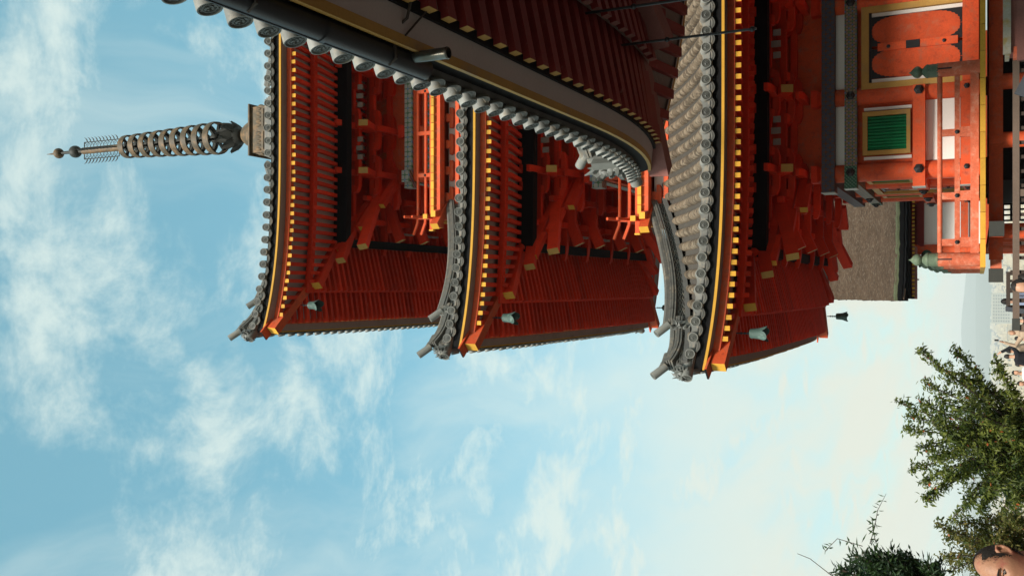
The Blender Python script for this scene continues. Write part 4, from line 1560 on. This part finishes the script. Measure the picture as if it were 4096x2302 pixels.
# ------------------------------------------------------------------ air
HAZE = 1.35e-4
mt = bpy.data.materials.new('air')
mt.use_nodes = True
mt.node_tree.nodes.remove(mt.node_tree.nodes['Principled BSDF'])
vol = mt.node_tree.nodes.new('ShaderNodeVolumePrincipled')
vol.inputs['Color'].default_value = (0.95, 0.975, 0.98, 1)
vol.inputs['Density'].default_value = HAZE
vol.inputs['Anisotropy'].default_value = 0.1
mt.node_tree.links.new(vol.outputs[0], mt.node_tree.nodes['Material Output'].inputs['Volume'])
MATS['air'] = mt
b = MB()
b.box((0, 7500, 81), (18600, 16600, 360))
o = b.build('haze', 'air')
tag(o, 'thin pale haze hanging over the plain and hills', 'haze', kind='stuff')
# ------------------------------------------------------------------ wooden balustrades in front of and beside the pagoda
def balustrade(name, x0, x1, y, zt, wood, lab, pick=0.2, wd=.11, th=.085):
    t = thing(name, ((x0 + x1) / 2, y, ground_z(0, y)), lab, 'balustrade')
    block('top_rail', (x0, y, zt), (x1, y, zt), wd, th, wood, t)
    block('lower_rail', (x0, y, zt - .34), (x1, y, zt - .34), wd * .7, th * .8, wood, t)
    n = max(2, int((x1 - x0) / pick))
    for j in range(n + 1):
        x = x0 + (x1 - x0) * j / n
        block('picket', (x, y, zt - th / 2), (x, y, zt - 1.0), .05, .045, 'fence_dark', t, upv=(0, 1, 0))
    for x in (x0 + .02, (x0 + x1) / 2, x1 - .02):
        block('fence_post', (x, y + .01, zt - th / 2 - .002), (x, y + .01, ground_z(0, y) - .05), .10, .10, wood, t, upv=(0, 1, 0))
    return t


pa, pb = P(985, 4064, 15.4), P(2075, 4064, 15.4)
rail1 = balustrade('balustrade', pa.x, pb.x, 15.4, pa.z, 'fence_wood', 'long brown wooden balustrade in front of the pagoda veranda')
block('rail_cap', (pa.x - .012, 15.4, pa.z), (pa.x + .16, 15.4, pa.z), .125, .10, 'bronze_dark', rail1)
pa, pb = P(1068, 4033, 20.5), P(1216, 4033, 20.5)
rail2 = balustrade('balustrade', pa.x, pb.x, 20.5, pa.z, 'fence_dark', 'short dark wooden balustrade beyond the long one, left of the pagoda', .17, .09, .07)
block('sloping_rail', (pa.x, 20.5, pa.z + .02), (pa.x - .02, 18.6, pa.z - .30), .09, .06, 'slate', rail2)
# dark lattice behind the veranda
t = thing('lattice_fence', (3.2, 29.0, -2.4), 'black wooden lattice fence seen under the veranda floor', 'fence')
xa, xb = P(1420, 4000, 29).x, P(1680, 4000, 29).x
z0 = P(1500, 4012, 29).z
for j in range(5):
    z = z0 - j * .2
    block('lattice_bar', (xa, 29, z), (xb, 29, z), .05, .06, 'black_wood_shaded', t)
for j in range(13):
    x = xa + (xb - xa) * j / 12
    block('lattice_bar', (x, 29.03, z0 + .04), (x, 29.03, z0 - 1.6), .05, .06, 'black_wood_shaded', t, upv=(0, 1, 0))

# weathered offertory stand at the foot of the stairs
qa = P(2084, 4012, 15.0)
t = thing('offertory_box', (5.4, 15.3, -1.98), 'weathered red offertory box with a pale plank lid by the pagoda stairs', 'offertory box')
zt = qa.z
b = MB()
b.box((qa.x + 1.25, 15.25, zt - .06), (2.5, .5, .055))
b.box((qa.x + 1.25, 15.0, zt - .05), (2.5, .06, .10))
b.build('lid', 'grey_plank', t)
for j in range(3):
    b = MB()
    b.box((qa.x + .42 + j * .82, 15.22, zt - .62), (.80, .36, 1.06))
    b.build('side_board', 'maroon_old', t)
for x in (qa.x + .02, qa.x + 2.42):
    block('corner_post', (x, 15.1, zt - .13), (x, 15.1, -1.98), .16, .16, 'vermilion_old', t, upv=(0, 1, 0))
block('front_rail', (qa.x - .1, 15.03, zt - .22), (qa.x + 2.5, 15.03, zt - .22), .07, .09, 'maroon_old', t)
b = MB()
g0 = P(2000, 4075, 14.6)
b.box((g0.x - .10, 14.6, g0.z - .36), (.62, .05, .62), Matrix.Rotation(.45, 3, 'Y'))
b.build('slate_panel', 'slate', t)

# ------------------------------------------------------------------ people
plain('skin', (0.50, 0.27, 0.17), 0.5, 0.08, 8, 0.05, 60, spec=0.35)
plain('skin_tan', (0.36, 0.175, 0.10), 0.5, 0.2, 18, 0.15, 120, spec=0.35, bump=0.25, stain=(0.33, 0.115, 0.075), stain_lo=0.48, stain_hi=0.7, stain_sc=22)
plain('hair_black', (0.022, 0.018, 0.015), 0.6, 0.4, 60, 0.5, 260, spec=0.3)
plain('eye_white', (0.34, 0.30, 0.27), 0.2, 0.02, 5)
plain('eye_dark', (0.02, 0.012, 0.008), 0.15, 0.02, 5)
plain('lip', (0.42, 0.16, 0.12), 0.45, 0.08, 20)
for nm, c in (('cloth_white', (.70, .70, .72)), ('cloth_black', (.015, .015, .018)), ('cloth_beige', (.42, .31, .22)), ('cloth_red', (.55, .03, .05)),
              ('cloth_grey', (.30, .29, .31)), ('cloth_blue', (.35, .42, .58)), ('cloth_teal', (.05, .35, .35)), ('cloth_orange', (.60, .24, .12)), ('cloth_pink', (.60, .36, .34)), ('denim', (.06, .09, .16))):
    plain(nm, c, 0.85, 0.15, 12, 0.15, 80, spec=0.15)


def solid(b, name, mat, parent, voxel, smooth_it=2, extra=None):
    o = b.build(name, mat, parent, 'all')
    md = o.modifiers.new('fuse', 'REMESH')
    md.mode = 'VOXEL'
    md.voxel_size = voxel
    md.use_smooth_shade = True
    sm = o.modifiers.new('soften', 'SMOOTH')
    sm.iterations = smooth_it
    sm.factor = 0.5
    return o


def head_rows(nu=56, nv=44, sc=1.0):
    """head surface, face towards local +y, centre at the middle of the skull; about 0.23 m tall"""
    rows = []
    for i in range(nv + 1):
        th = pi * i / nv
        row = []
        for k in range(nu + 1):
            ph = 2 * pi * k / nu
            d = Vector((sin(th) * sin(ph), sin(th) * cos(ph), cos(th)))
            x, y, z = d.x * .076, d.y * .097, d.z * .118
            f = max(0.0, min(1.0, -z / .118))                       # downwards
            x *= 1 - .30 * f ** 1.5
            if y < 0:
                y *= 1 - .45 * f
            else:
                y *= 1 - .10 * f
                y += .012 * f
            if d.y > 0:
                fr = d.y ** 0.6
                g = lambda cx, cz, sx, sz: math.exp(-((x - cx) / sx) ** 2 - ((z - cz) / sz) ** 2)
                y += fr * (.024 * g(0, -.030, .013, .018) + .013 * g(0, -.006, .009, .022))         # nose
                y += fr * .007 * (g(.027, .024, .022, .009) + g(-.027, .024, .022, .009))           # brow
                y -= fr * .011 * (g(.031, .004, .016, .011) + g(-.031, .004, .016, .011))           # eye sockets
                y += fr * .006 * (g(.036, -.030, .018, .018) + g(-.036, -.030, .018, .018))         # cheekbones
                y += fr * (.008 * g(0, -.058, .020, .006) + .008 * g(0, -.069, .018, .006)) - fr * .004 * g(0, -.0635, .022, .003)
                y += fr * .010 * g(0, -.098, .020, .014)                                            # chin
            row.append(Vector((x, y, z)) * sc)
        rows.append(row)
    return rows


def person(name, foot, height, face, label, shirt, hair, pants='denim', hands=None, scarf=None, long_hair=False, lean=0.0, sit=False, stripes=False):
    """standing figure seen small: body one continuous mesh, clothes and hair as children"""
    t = thing(name, foot, label, 'person')
    f = Vector(foot)
    H = height
    a = math.atan2(-face[0], face[1])
    R = Matrix.Rotation(a, 3, 'Z')
    def q(x, y, z):
        return f + R @ Vector((x * H, (y + lean * max(0, z - .5)) * H, z * H))
    b = MB()
    hc = q(0, .02, .935)
    Rh = R
    for r in head_rows(24, 20, H / 1.72):
        pass
    rows = [[Rh @ p + hc for p in r] for r in head_rows(28, 24, H / 1.72)]
    b.grid(rows)
    b.tube([q(0, -.005, .80), q(0, .0, .86), q(0, .01, .92)], [.045 * H, .034 * H, .036 * H], 10)
    b.tube([q(0, 0, .50), q(0, 0, .58), q(0, .01, .70), q(0, 0, .78), q(0, -.005, .82)], [.085 * H, .078 * H, .092 * H, .095 * H, .05 * H], 12, squash=1.0)
    for s in (-1, 1):
        b.tube([q(s * .05, 0, .52), q(s * .055, .01, .28), q(s * .055, -.01, .05), q(s * .055, .06, .015)], [.058 * H, .042 * H, .026 * H, .022 * H], 8)
    arms = []
    for s in (-1, 1):
        h = (hands or {}).get(s)
        sh = q(s * .105, 0, .795)
        if h is None:
            el, wr, ti = q(s * .145, -.02, .63), q(s * .14, .05, .49), q(s * .135, .075, .44)
        else:
            wr = q(*h)
            el = (sh + wr) / 2 + R @ Vector((s * .10 * H, .03 * H, -.05 * H))
            ti = wr + (wr - el).normalized() * .05 * H
        arms.append((sh, el, wr, ti))
        b.tube([sh - R @ Vector((s * .03 * H, 0, 0)), sh, el, wr], [.04 * H, .034 * H, .026 * H, .018 * H], 8)
        d = (ti - wr).normalized()
        o1 = d.orthogonal().normalized()
        b.tube([wr, wr + d * .03 * H, ti], [.018 * H, .026 * H, .018 * H], 8, squash=.5)
        for j in range(4):
            off = o1 * (j - 1.5) * .011 * H
            b.tube([ti + off * .8, ti + off + d * (.022 + .004 * (j in (1, 2))) * H, ti + off + d * .036 * H - R @ Vector((0, 0, .008 * H))], [.0065 * H, .006 * H, .004 * H], 5)
        b.tube([wr + o1 * .02 * H, wr + o1 * .035 * H + d * .025 * H], [.008 * H, .006 * H], 5)
    solid(b, 'body', 'skin', t, .017, 2)
    c = MB()
    c.tube([q(0, 0, .48), q(0, 0, .58), q(0, .01, .70), q(0, 0, .785), q(0, -.005, .83)], [.10 * H, .092 * H, .105 * H, .108 * H, .052 * H], 12)
    for sh, el, wr, ti in arms:
        c.tube([sh.lerp(q(0, 0, .78), .4), sh, el, el.lerp(wr, .97)], [.06 * H, .048 * H, .040 * H, .030 * H], 8)
    so = solid(c, 'shirt', shirt, t, .02, 3)
    c = MB()
    c.tube([q(0, 0, .52), q(0, 0, .47)], [.098 * H, .10 * H], 12)
    for s in (-1, 1):
        c.tube([q(s * .05, 0, .50), q(s * .055, .01, .28), q(s * .055, -.01, .04)], [.066 * H, .055 * H, .046 * H], 8)
    solid(c, 'trousers', pants, t, .025, 2)
    # hair: a shell over the crown and back of the head
    c = MB()
    k = H / 1.72
    hr = []
    for r in head_rows(28, 24, k * 1.09):
        hr.append(r)
    rows = []
    lim = .05 if not long_hair else .075
    for i, r in enumerate(hr[:17 if long_hair else 14]):
        row = []
        for p in r:
            p2 = p.copy()
            if p2.y > .02 * k and p2.z < lim * k:
                p2 = Vector((p2.x * .86, min(p2.y * .80, .05 * k), max(p2.z, .0)))
            row.append(R @ p2 + hc + Vector((0, 0, .004)))
        rows.append(row)
    c.grid(rows)
    if long_hair:
        c.tube([q(0, -.03, .94), q(0, -.055, .88), q(0, -.06, .80)], [.05 * H, .05 * H, .03 * H], 10)
    c.build('scarf' if scarf else 'hair', scarf or hair, t, 'all')
    if scarf:
        c = MB()
        c.tube([q(0, .0, .90), q(0, .0, .85), q(0, 0, .79)], [.05 * H, .062 * H, .10 * H], 12)
        c.build('scarf', scarf, t, 'all')
    if stripes:
        for z in (.62, .67, .72, .76):
            c = MB()
            rr_ = .110 * H if z < .75 else .114 * H
            c.tube([q(0, .008, z), q(0, .008, z + .012)], rr_ * (1.02 if z > .6 else 1), 16)
            c.build('shirt_stripe', 'cloth_white', t, 'all')
    for s, h in (hands or {}).items():
        if len(h) and s == 1 and h[2] > .95:
            p = arms[1][3]
            d = (arms[1][3] - arms[1][2]).normalized()
            ph = MB()
            ph.box(p + d * .07 * H, (.05, .012, .11) if True else (0, 0, 0), R)
            ob = ph.build('phone', 'cloth_black')
            tag(ob, 'black phone held up by ' + label.split(',')[0].replace('person', 'the person'), 'phone')
    return t


def stand(u, v, Y, h, **kw):
    top = P(u, v, Y)
    return (top.x, Y, top.z - h)


person('person', stand(1178, 4049, 13.4, 1.62), 1.62, (-.75, -.65), 'person with long black hair in front of the long balustrade', 'cloth_black', 'hair_black', 'cloth_black', long_hair=True, lean=.06)
person('person', stand(1098, 4006, 27.0, 1.70), 1.70, (-.2, 1), 'person in a pale blue shirt seen from behind, beyond the short balustrade', 'cloth_blue', 'hair_black')
person('person', stand(974, 4033, 31.0, 1.60), 1.60, (-.3, -.9), 'person in a beige headscarf, raising a phone overhead', 'cloth_beige', 'hair_black', 'cloth_black', {1: (.16, .10, 1.08)}, 'cloth_beige')
person('person', stand(899, 4026, 36.0, 1.66), 1.66, (.1, 1), 'person in a brown top, right one of the close pair', 'cloth_beige', 'hair_black')
person('person', stand(878, 4018, 35.2, 1.70), 1.70, (-.1, 1), 'person with a black backpack, holding a phone up', 'cloth_black', 'hair_black', 'denim', {1: (.08, .14, 1.06)})
person('person', stand(811, 4049, 33.0, 1.62), 1.62, (.5, -.85), 'person in a white shirt left of the backpack wearer', 'cloth_white', 'hair_black', 'cloth_black')
person('person', stand(772, 4070, 32.0, 1.60), 1.60, (-.4, -.8), 'person in grey half hidden beside the tree', 'cloth_grey', 'hair_black')
person('person', stand(692, 4046, 27.0, 1.68), 1.68, (-.9, -.3), 'person in a red and white striped shirt behind the tree leaves', 'cloth_red', 'hair_black', stripes=True)

person('person', stand(948, 4060, 33.0, 1.60), 1.60, (.3, 1), 'person in a dark jacket between the headscarf wearer and the close pair', 'cloth_black', 'hair_black')
person('person', stand(846, 4062, 38.0, 1.64), 1.64, (-.2, 1), 'person in a dark blue top just left of the backpack wearer', 'denim', 'hair_black', 'cloth_black')
person('person', stand(1020, 4052, 34.0, 1.66), 1.66, (.1, 1), 'person in black under the end of the short balustrade', 'cloth_black', 'hair_black')

# the man in the foreground, cut by the picture's edge
FM = Vector((-1.367, 5.2, -1.70))
man = thing('person', FM, 'balding man with short dark hair looking down, close to the camera', 'person')
face = Vector((-.42, -.91, 0)).normalized()
a = math.atan2(-face.x, face.y)
R0 = Matrix.Rotation(a, 3, 'Z')
Rh = R0 @ Matrix.Rotation(radians(-1), 3, 'X')
hc = Vector((FM.x, FM.y, -0.105))
K = 1.12


def hw(p):
    return Rh @ (p * K) + hc


b = MB()
b.grid([[hw(p) for p in r] for r in head_rows(110, 86)])
def bq(x, y, z):
    return FM + R0 @ Vector((x, y, z))
b.tube([hw(Vector((0, -.028, -.03))), hw(Vector((0, -.04, -.12))), bq(0, -.05, 1.36)], [.058, .058, .075], 16)
b.tube([bq(0, -.03, .86), bq(0, -.02, 1.0), bq(0, -.02, 1.2), bq(0, -.04, 1.34), bq(0, -.045, 1.42)], [.15, .145, .165, .16, .08], 16)
for s in (-1, 1):
    b.tube([bq(s * .12, -.04, 1.36), bq(s * .19, -.04, 1.33), bq(s * .25, -.05, 1.07), bq(s * .22, .10, .86)], [.07, .062, .048, .032], 10)
    b.tube([bq(s * .22, .10, .86), bq(s * .21, .14, .80), bq(s * .20, .17, .74)], [.03, .042, .03], 8, squash=.5)
    for j in range(4):
        p0 = bq(s * (.20 + (j - 1.5) * .018), .17, .74)
        b.tube([p0, p0 + Vector((0, 0, -.035)), p0 + R0 @ Vector((0, -.012, -.065 + .004 * abs(j - 1.5)))], [.011, .0105, .007], 6)
    b.tube([bq(s * .185, .13, .80), bq(s * .15, .16, .77), bq(s * .145, .17, .74)], [.013, .012, .008], 6)
    b.tube([bq(s * .09, -.02, .90), bq(s * .095, 0, .48), bq(s * .095, -.02, .08), bq(s * .095, .12, .03)], [.105, .075, .045, .04], 10)
    # ear
    e = lambda x, y, z: hw(Vector((s * (.072 + x), y, z)))
    b.tube([e(0, .012, .012), e(.010, -.002, .030), e(.014, -.022, .030), e(.013, -.030, .008), e(.008, -.022, -.016), e(.002, -.006, -.030), e(0, .004, -.024)], [.006, .0075, .008, .008, .008, .009, .006], 8)
    b.tube([e(-.004, .004, .0), e(.005, -.008, .012), e(.006, -.014, .0), e(.0, -.006, -.014)], [.008, .007, .006, .006], 6)
body = solid(b, 'body', 'skin_tan', man, .0052, 1)
# cropped hair round the back and sides, receding at the front
c = MB()
rows_all = head_rows(110, 86)
keep = []
for i, r in enumerate(rows_all):
    for k in range(len(r) - 1):
        keep.append((i, k))


rh = random.Random(4)


def hairy(p):
    front = .043 - .35 * max(0, .05 - p.z) + .30 * max(0, p.z - .062)
    line = .006 - .6 * max(0, p.z - .085)
    lim = min(front, .034) if p.z < .085 else line
    low = -.030 if p.y > -.02 else -.075
    if abs(p.x) > .055 and -.042 < p.y < .016 and -.040 < p.z < .036:
        return False
    edge = rh.uniform(-.010, .006)
    return p.y < lim + edge and p.z > low


nv = len(rows_all[0])
vs, fs = [], []
for i, r in enumerate(rows_all):
    for p in r:
        n_ = Vector((p.x / .076 ** 2, p.y / .097 ** 2, p.z / .118 ** 2)).normalized()
        vs.append(hw(p + n_ * .0045))
for i in range(len(rows_all) - 1):
    for k in range(nv - 1):
        if hairy((rows_all[i][k] + rows_all[i + 1][k + 1]) / 2):
            fs.append((i * nv + k, i * nv + k + 1, (i + 1) * nv + k + 1, (i + 1) * nv + k))
c.add(vs, fs)
rh = random.Random(4)
for i in range(0, len(rows_all) - 1):                       # short strands break up the edge of the hair
    for k in range(0, nv - 1):
        p = rows_all[i][k]
        pj = p + Vector((rh.uniform(-.004, .004), rh.uniform(-.004, .012), rh.uniform(-.006, .006)))
        if (hairy(p - Vector((0, .008, 0))) and rh.random() < .8) or (hairy(p - Vector((0, .022, 0))) and rh.random() < .3):
            n_ = Vector((p.x / .076 ** 2, p.y / .097 ** 2, p.z / .118 ** 2)).normalized()
            q0 = hw(p + n_ * .004)
            q1 = hw(p + n_ * .007 + Vector((0, rh.uniform(-.001, .009), rh.uniform(-.009, .001))))
            sd3 = (q1 - q0).cross(Vector((rh.uniform(-1, 1), rh.uniform(-1, 1), rh.uniform(-1, 1)))).normalized() * .0012
            c.add([q0 - sd3, q0 + sd3, q1], [(0, 1, 2)])
c.build('hair', 'hair_black', man, 'all')
for s in (-1, 1):
    c = MB(); c.ball(hw(Vector((s * .031, .079, .003))), .0125, 14, 10); c.build('eye', 'eye_white', man, 'all')
    c = MB(); c.ball(hw(Vector((s * .031 - .001, .0865, .0005))), .0066, 10, 8); c.build('iris', 'eye_dark', man, 'all')
    c = MB()
    c.tube([hw(Vector((s * .016, .0905, .0085))), hw(Vector((s * .030, .0925, .0105))), hw(Vector((s * .046, .083, .006)))], [.003, .0042, .003], 6)
    c.build('eyelid', 'skin_tan', man, 'all')
    c = MB()
    c.tube([hw(Vector((s * .012, .1035, .022))), hw(Vector((s * .028, .1015, .028))), hw(Vector((s * .050, .083, .022)))], [.003, .0045, .002], 6)
    c.build('eyebrow', 'hair_black', man, 'all')
c = MB()
c.tube([hw(Vector((-.022, .093, -.064))), hw(Vector((0, .1035, -.0625))), hw(Vector((.022, .093, -.064)))], [.002, .005, .002], 6)
c.build('lips', 'lip', man, 'all')
c = MB()
c.tube([bq(0, -.03, .84), bq(0, -.02, 1.0), bq(0, -.02, 1.2), bq(0, -.045, 1.36), bq(0, -.05, 1.44)], [.17, .165, .185, .178, .095], 16)
for s in (-1, 1):
    c.tube([bq(s * .1, -.04, 1.36), bq(s * .19, -.04, 1.34), bq(s * .245, -.05, 1.12)], [.085, .078, .068], 10)
solid(c, 'shirt', 'cloth_pink', man, .014, 3)
c = MB()
c.tube([bq(0, -.02, .92), bq(0, -.02, .82)], [.172, .165], 14)
for s in (-1, 1):
    c.tube([bq(s * .09, -.02, .88), bq(s * .095, 0, .48), bq(s * .095, -.02, .08)], [.118, .095, .075], 10)
solid(c, 'trousers', 'denim', man, .02, 3)

# ------------------------------------------------------------------ trees
def leaf_mat(name, c1, c2, c3=None):
    mt, nt, b = new_mat(name)
    at = nt.n('ShaderNodeAttribute', attribute_name='tint').outputs['Fac']
    cl = nt.mix(at, c1, c2)
    if c3:
        cl = nt.mix(nt.math('GREATER_THAN', at, 0.992), cl, c3)
    nt.put(b.inputs['Base Color'], cl)
    b.inputs['Roughness'].default_value = 0.5
    b.inputs['Specular IOR Level'].default_value = 0.3
    tr = nt.n('ShaderNodeBsdfTranslucent')
    nt.put(tr.inputs[0], nt.mix(1.0, cl, (1.5, 1.7, .8), 'MULTIPLY'))
    mx = nt.n('ShaderNodeMixShader')
    mx.inputs[0].default_value = 0.28
    nt.t.links.new(b.outputs[0], mx.inputs[1])
    nt.t.links.new(tr.outputs[0], mx.inputs[2])
    nt.t.links.new(mx.outputs[0], nt.t.nodes['Material Output'].inputs[0])


leaf_mat('leaf_cherry', (0.026, 0.052, 0.010), (0.185, 0.205, 0.036), (0.42, 0.10, 0.03))
leaf_mat('leaf_brown', (0.05, 0.075, 0.016), (0.19, 0.15, 0.04), (0.30, 0.11, 0.04))
leaf_mat('leaf_dark', (0.010, 0.024, 0.014), (0.05, 0.09, 0.028))


class Tree:
    def __init__(self, seed):
        self.r = random.Random(seed)
        self.wood = MB()
        self.lv, self.lt = [], []

    def leaf(self, p, d, ln, wd, tint):
        d = d.normalized()
        s = d.cross(Vector((self.r.uniform(-1, 1), self.r.uniform(-1, 1), self.r.uniform(-1, 1))))
        if s.length < 1e-4:
            return
        s.normalize()
        n = d.cross(s)
        self.lv.append((p, p + d * ln * .45 + s * wd * .5 + n * ln * .05, p + d * ln - n * ln * .08, p + d * ln * .45 - s * wd * .5 + n * ln * .05))
        self.lt.append(tint)

    def spray(self, p0, p1, n, ln, wd, spread, droop, shade):
        """a twig with alternate leaves"""
        ax = p1 - p0
        L = ax.length
        self.wood.tube([p0, (p0 + p1) / 2 + Vector((0, 0, .02)), p1], [.006, .004, .002], 4, cap=False)
        for k in range(n):
            f = (k + self.r.random()) / n
            p = p0 + ax * f + Vector((self.r.gauss(0, spread), self.r.gauss(0, spread), self.r.gauss(0, spread * .8)))
            d = ax / L * self.r.uniform(.2, .8) + Vector((self.r.gauss(0, .6), self.r.gauss(0, .6), self.r.gauss(0, .4) - droop))
            if d.length < 1e-3:
                continue
            self.leaf(p, d, ln * self.r.uniform(.5, 1.35), wd * self.r.uniform(.6, 1.3), max(0, min(1, self.r.gauss(shade, .22) + (0.25 if self.r.random() < .01 else 0))))

    def limb(self, p0, p1, r0, twigs, leaves, ln, wd, tl, droop, bare=.3, spread=.05):
        mid = (p0 + p1) / 2 + Vector((self.r.gauss(0, .12), self.r.gauss(0, .12), -.10))
        pts = []
        for k in range(9):
            f = k / 8
            pts.append(p0 * (1 - f) ** 2 + mid * 2 * f * (1 - f) + p1 * f * f)
        self.wood.tube(pts, [r0 * (1 - .9 * k / 8) + .004 for k in range(9)], 6, cap=False)
        ax = (p1 - p0).normalized()
        for k in range(twigs):
            f = bare + (1 - bare) * (k + self.r.random()) / twigs
            i = min(7, int(f * 8))
            q = pts[i].lerp(pts[i + 1], f * 8 - i)
            d = ax * .8 + Vector((self.r.gauss(0, .55), self.r.gauss(0, .55), self.r.gauss(.1, .45)))
            t_ = tl * self.r.uniform(.4, 1.25) * (1.25 - .85 * f)
            self.spray(q, q + d.normalized() * t_, leaves, ln, wd, spread, droop, self.r.uniform(.18, .62))
        self.spray(pts[-2], p1 + ax * tl * .25, leaves + 4, ln, wd, spread * .6, droop, .5)

    def build(self, name, base, label, cat, mat, wood_mat='trunk'):
        t = thing(name, base, label, cat)
        self.wood.build('trunk', wood_mat, t, True)
        vs = [q for l in self.lv for q in l]
        me = bpy.data.meshes.new('crown')
        me.from_pydata([tuple(v) for v in vs], [], [(4 * i, 4 * i + 1, 4 * i + 2, 4 * i + 3) for i in range(len(self.lv))])
        me.materials.append(MATS[mat])
        at = me.attributes.new('tint', 'FLOAT', 'FACE')
        at.data.foreach_set('value', self.lt)
        me.update()
        o = link('crown', me, None, t)
        return t


# cherry tree beyond the path
tr = Tree(11)
TY = 20.0
root = P(545, 4180, TY); root.z = ground_z(0, TY) - .1
fork = P(545, 4150, TY)
tr.wood.tube([root, (root + fork) / 2 + Vector((.04, 0, 0)), fork], [.12, .095, .085], 10)
tips = [(896, 3682), (902, 3822), (850, 3985), (697, 3592), (590, 3630), (430, 3648), (320, 3700), (232, 3812), (640, 3640), (520, 3690), (770, 3700),
        (790, 3850), (700, 3760), (600, 3740), (480, 3740), (380, 3780), (300, 3860), (640, 3880), (540, 3860), (440, 3880), (340, 3950),
        (650, 4030), (600, 4000), (540, 3990), (470, 4010), (250, 4000), (180, 4040), (680, 4060), (600, 4080), (400, 4080),
        (350, 4030), (450, 4060), (520, 4050), (560, 4040), (630, 3960), (300, 4060), (420, 3960), (500, 3930), (580, 3920), (690, 3690), (560, 3790), (830, 3750), (380, 3700), (280, 3920), (700, 3880)]
for (u, v) in tips:
    Y = TY + tr.r.gauss(0, .75)
    tip = P(u, v, Y)
    st_ = fork + Vector((tr.r.gauss(0, .05), tr.r.gauss(0, .05), tr.r.uniform(-.1, .25)))
    tr.limb(st_, tip, .030, 24, int(tr.r.uniform(17, 30)), tr.r.uniform(.085, .115), .040, .42, .6, bare=.25, spread=.045)
tr.build('cherry_tree', (root.x, TY, root.z), 'leafy green cherry tree rising beside the path, in front of the city', 'tree', 'leaf_cherry')

# browning tree behind the man's head
tr = Tree(5)
TY = 13.0
root = P(90, 4400, TY); root.z = ground_z(0, TY) - .1
fork = P(90, 4230, TY)
tr.wood.tube([root, fork], [.07, .055], 8)
for (u, v) in [(196, 3762), (150, 3800), (80, 3780), (30, 3820), (210, 3850), (120, 3870), (40, 3900), (180, 3920), (230, 3960), (100, 3960), (20, 3980), (160, 4010), (220, 4040), (-40, 3880), (-80, 3960)]:
    tip = P(u, v, TY + tr.r.gauss(0, .4))
    tr.limb(fork + Vector((0, 0, tr.r.uniform(-.1, .3))), tip, .014, 20, 26, .060, .026, .26, .2, bare=.35, spread=.04)
tr.build('maple_tree', (root.x, TY, root.z), 'small tree with browning leaves behind the balding man', 'tree', 'leaf_brown')

# dark leafy bush at the left edge with loose shoots
tr = Tree(9)
TY = 9.0
root = P(-120, 4400, TY); root.z = ground_z(0, TY) - .1
fork = P(-60, 3760, TY)
tr.wood.tube([root, (root + fork) / 2 + Vector((.05, 0, 0)), fork], [.07, .05, .035], 8)
for (u, v) in [(128, 3420), (140, 3500), (146, 3560), (100, 3400), (60, 3350), (30, 3330), (120, 3600), (70, 3470), (20, 3420), (80, 3560), (40, 3640), (70, 3700), (10, 3720), (-30, 3400), (-60, 3500), (-40, 3600),
               (110, 3470), (110, 3530), (60, 3520), (20, 3500), (20, 3590)]:
    tip = P(u * .72 - 18, v + 18, TY + tr.r.gauss(0, .22))
    tr.limb(fork + Vector((tr.r.gauss(0, .03), 0, tr.r.uniform(-.05, .1))), tip, .012, 11, 16, .085, .022, .17, .15, bare=.45, spread=.03)
for pts in ([(130, 3480), (200, 3500), (262, 3510), (330, 3545)], [(130, 3505), (180, 3492), (230, 3488)], [(120, 3450), (150, 3350), (100, 3300)], [(0, 3330), (70, 3240), (90, 3190)]):
    w3 = [P(u, v, TY + .1 * i) for i, (u, v) in enumerate(pts)]
    tr.wood.tube(w3, [.004, .0035, .003, .0015][:len(w3)], 5)
    if pts[0][0] > 50:
        for i in range(len(w3) - 1):
            for j in range(7):
                q = w3[i].lerp(w3[i + 1], tr.r.random())
                tr.leaf(q, Vector((tr.r.gauss(0, .5), tr.r.gauss(0, .5), tr.r.gauss(.2, .6))), .065, .018, tr.r.uniform(.6, 1))
tr.build('leafy_bush', (root.x, TY, root.z), 'dark leafy bush with thin loose shoots at the left edge', 'bush', 'leaf_dark')
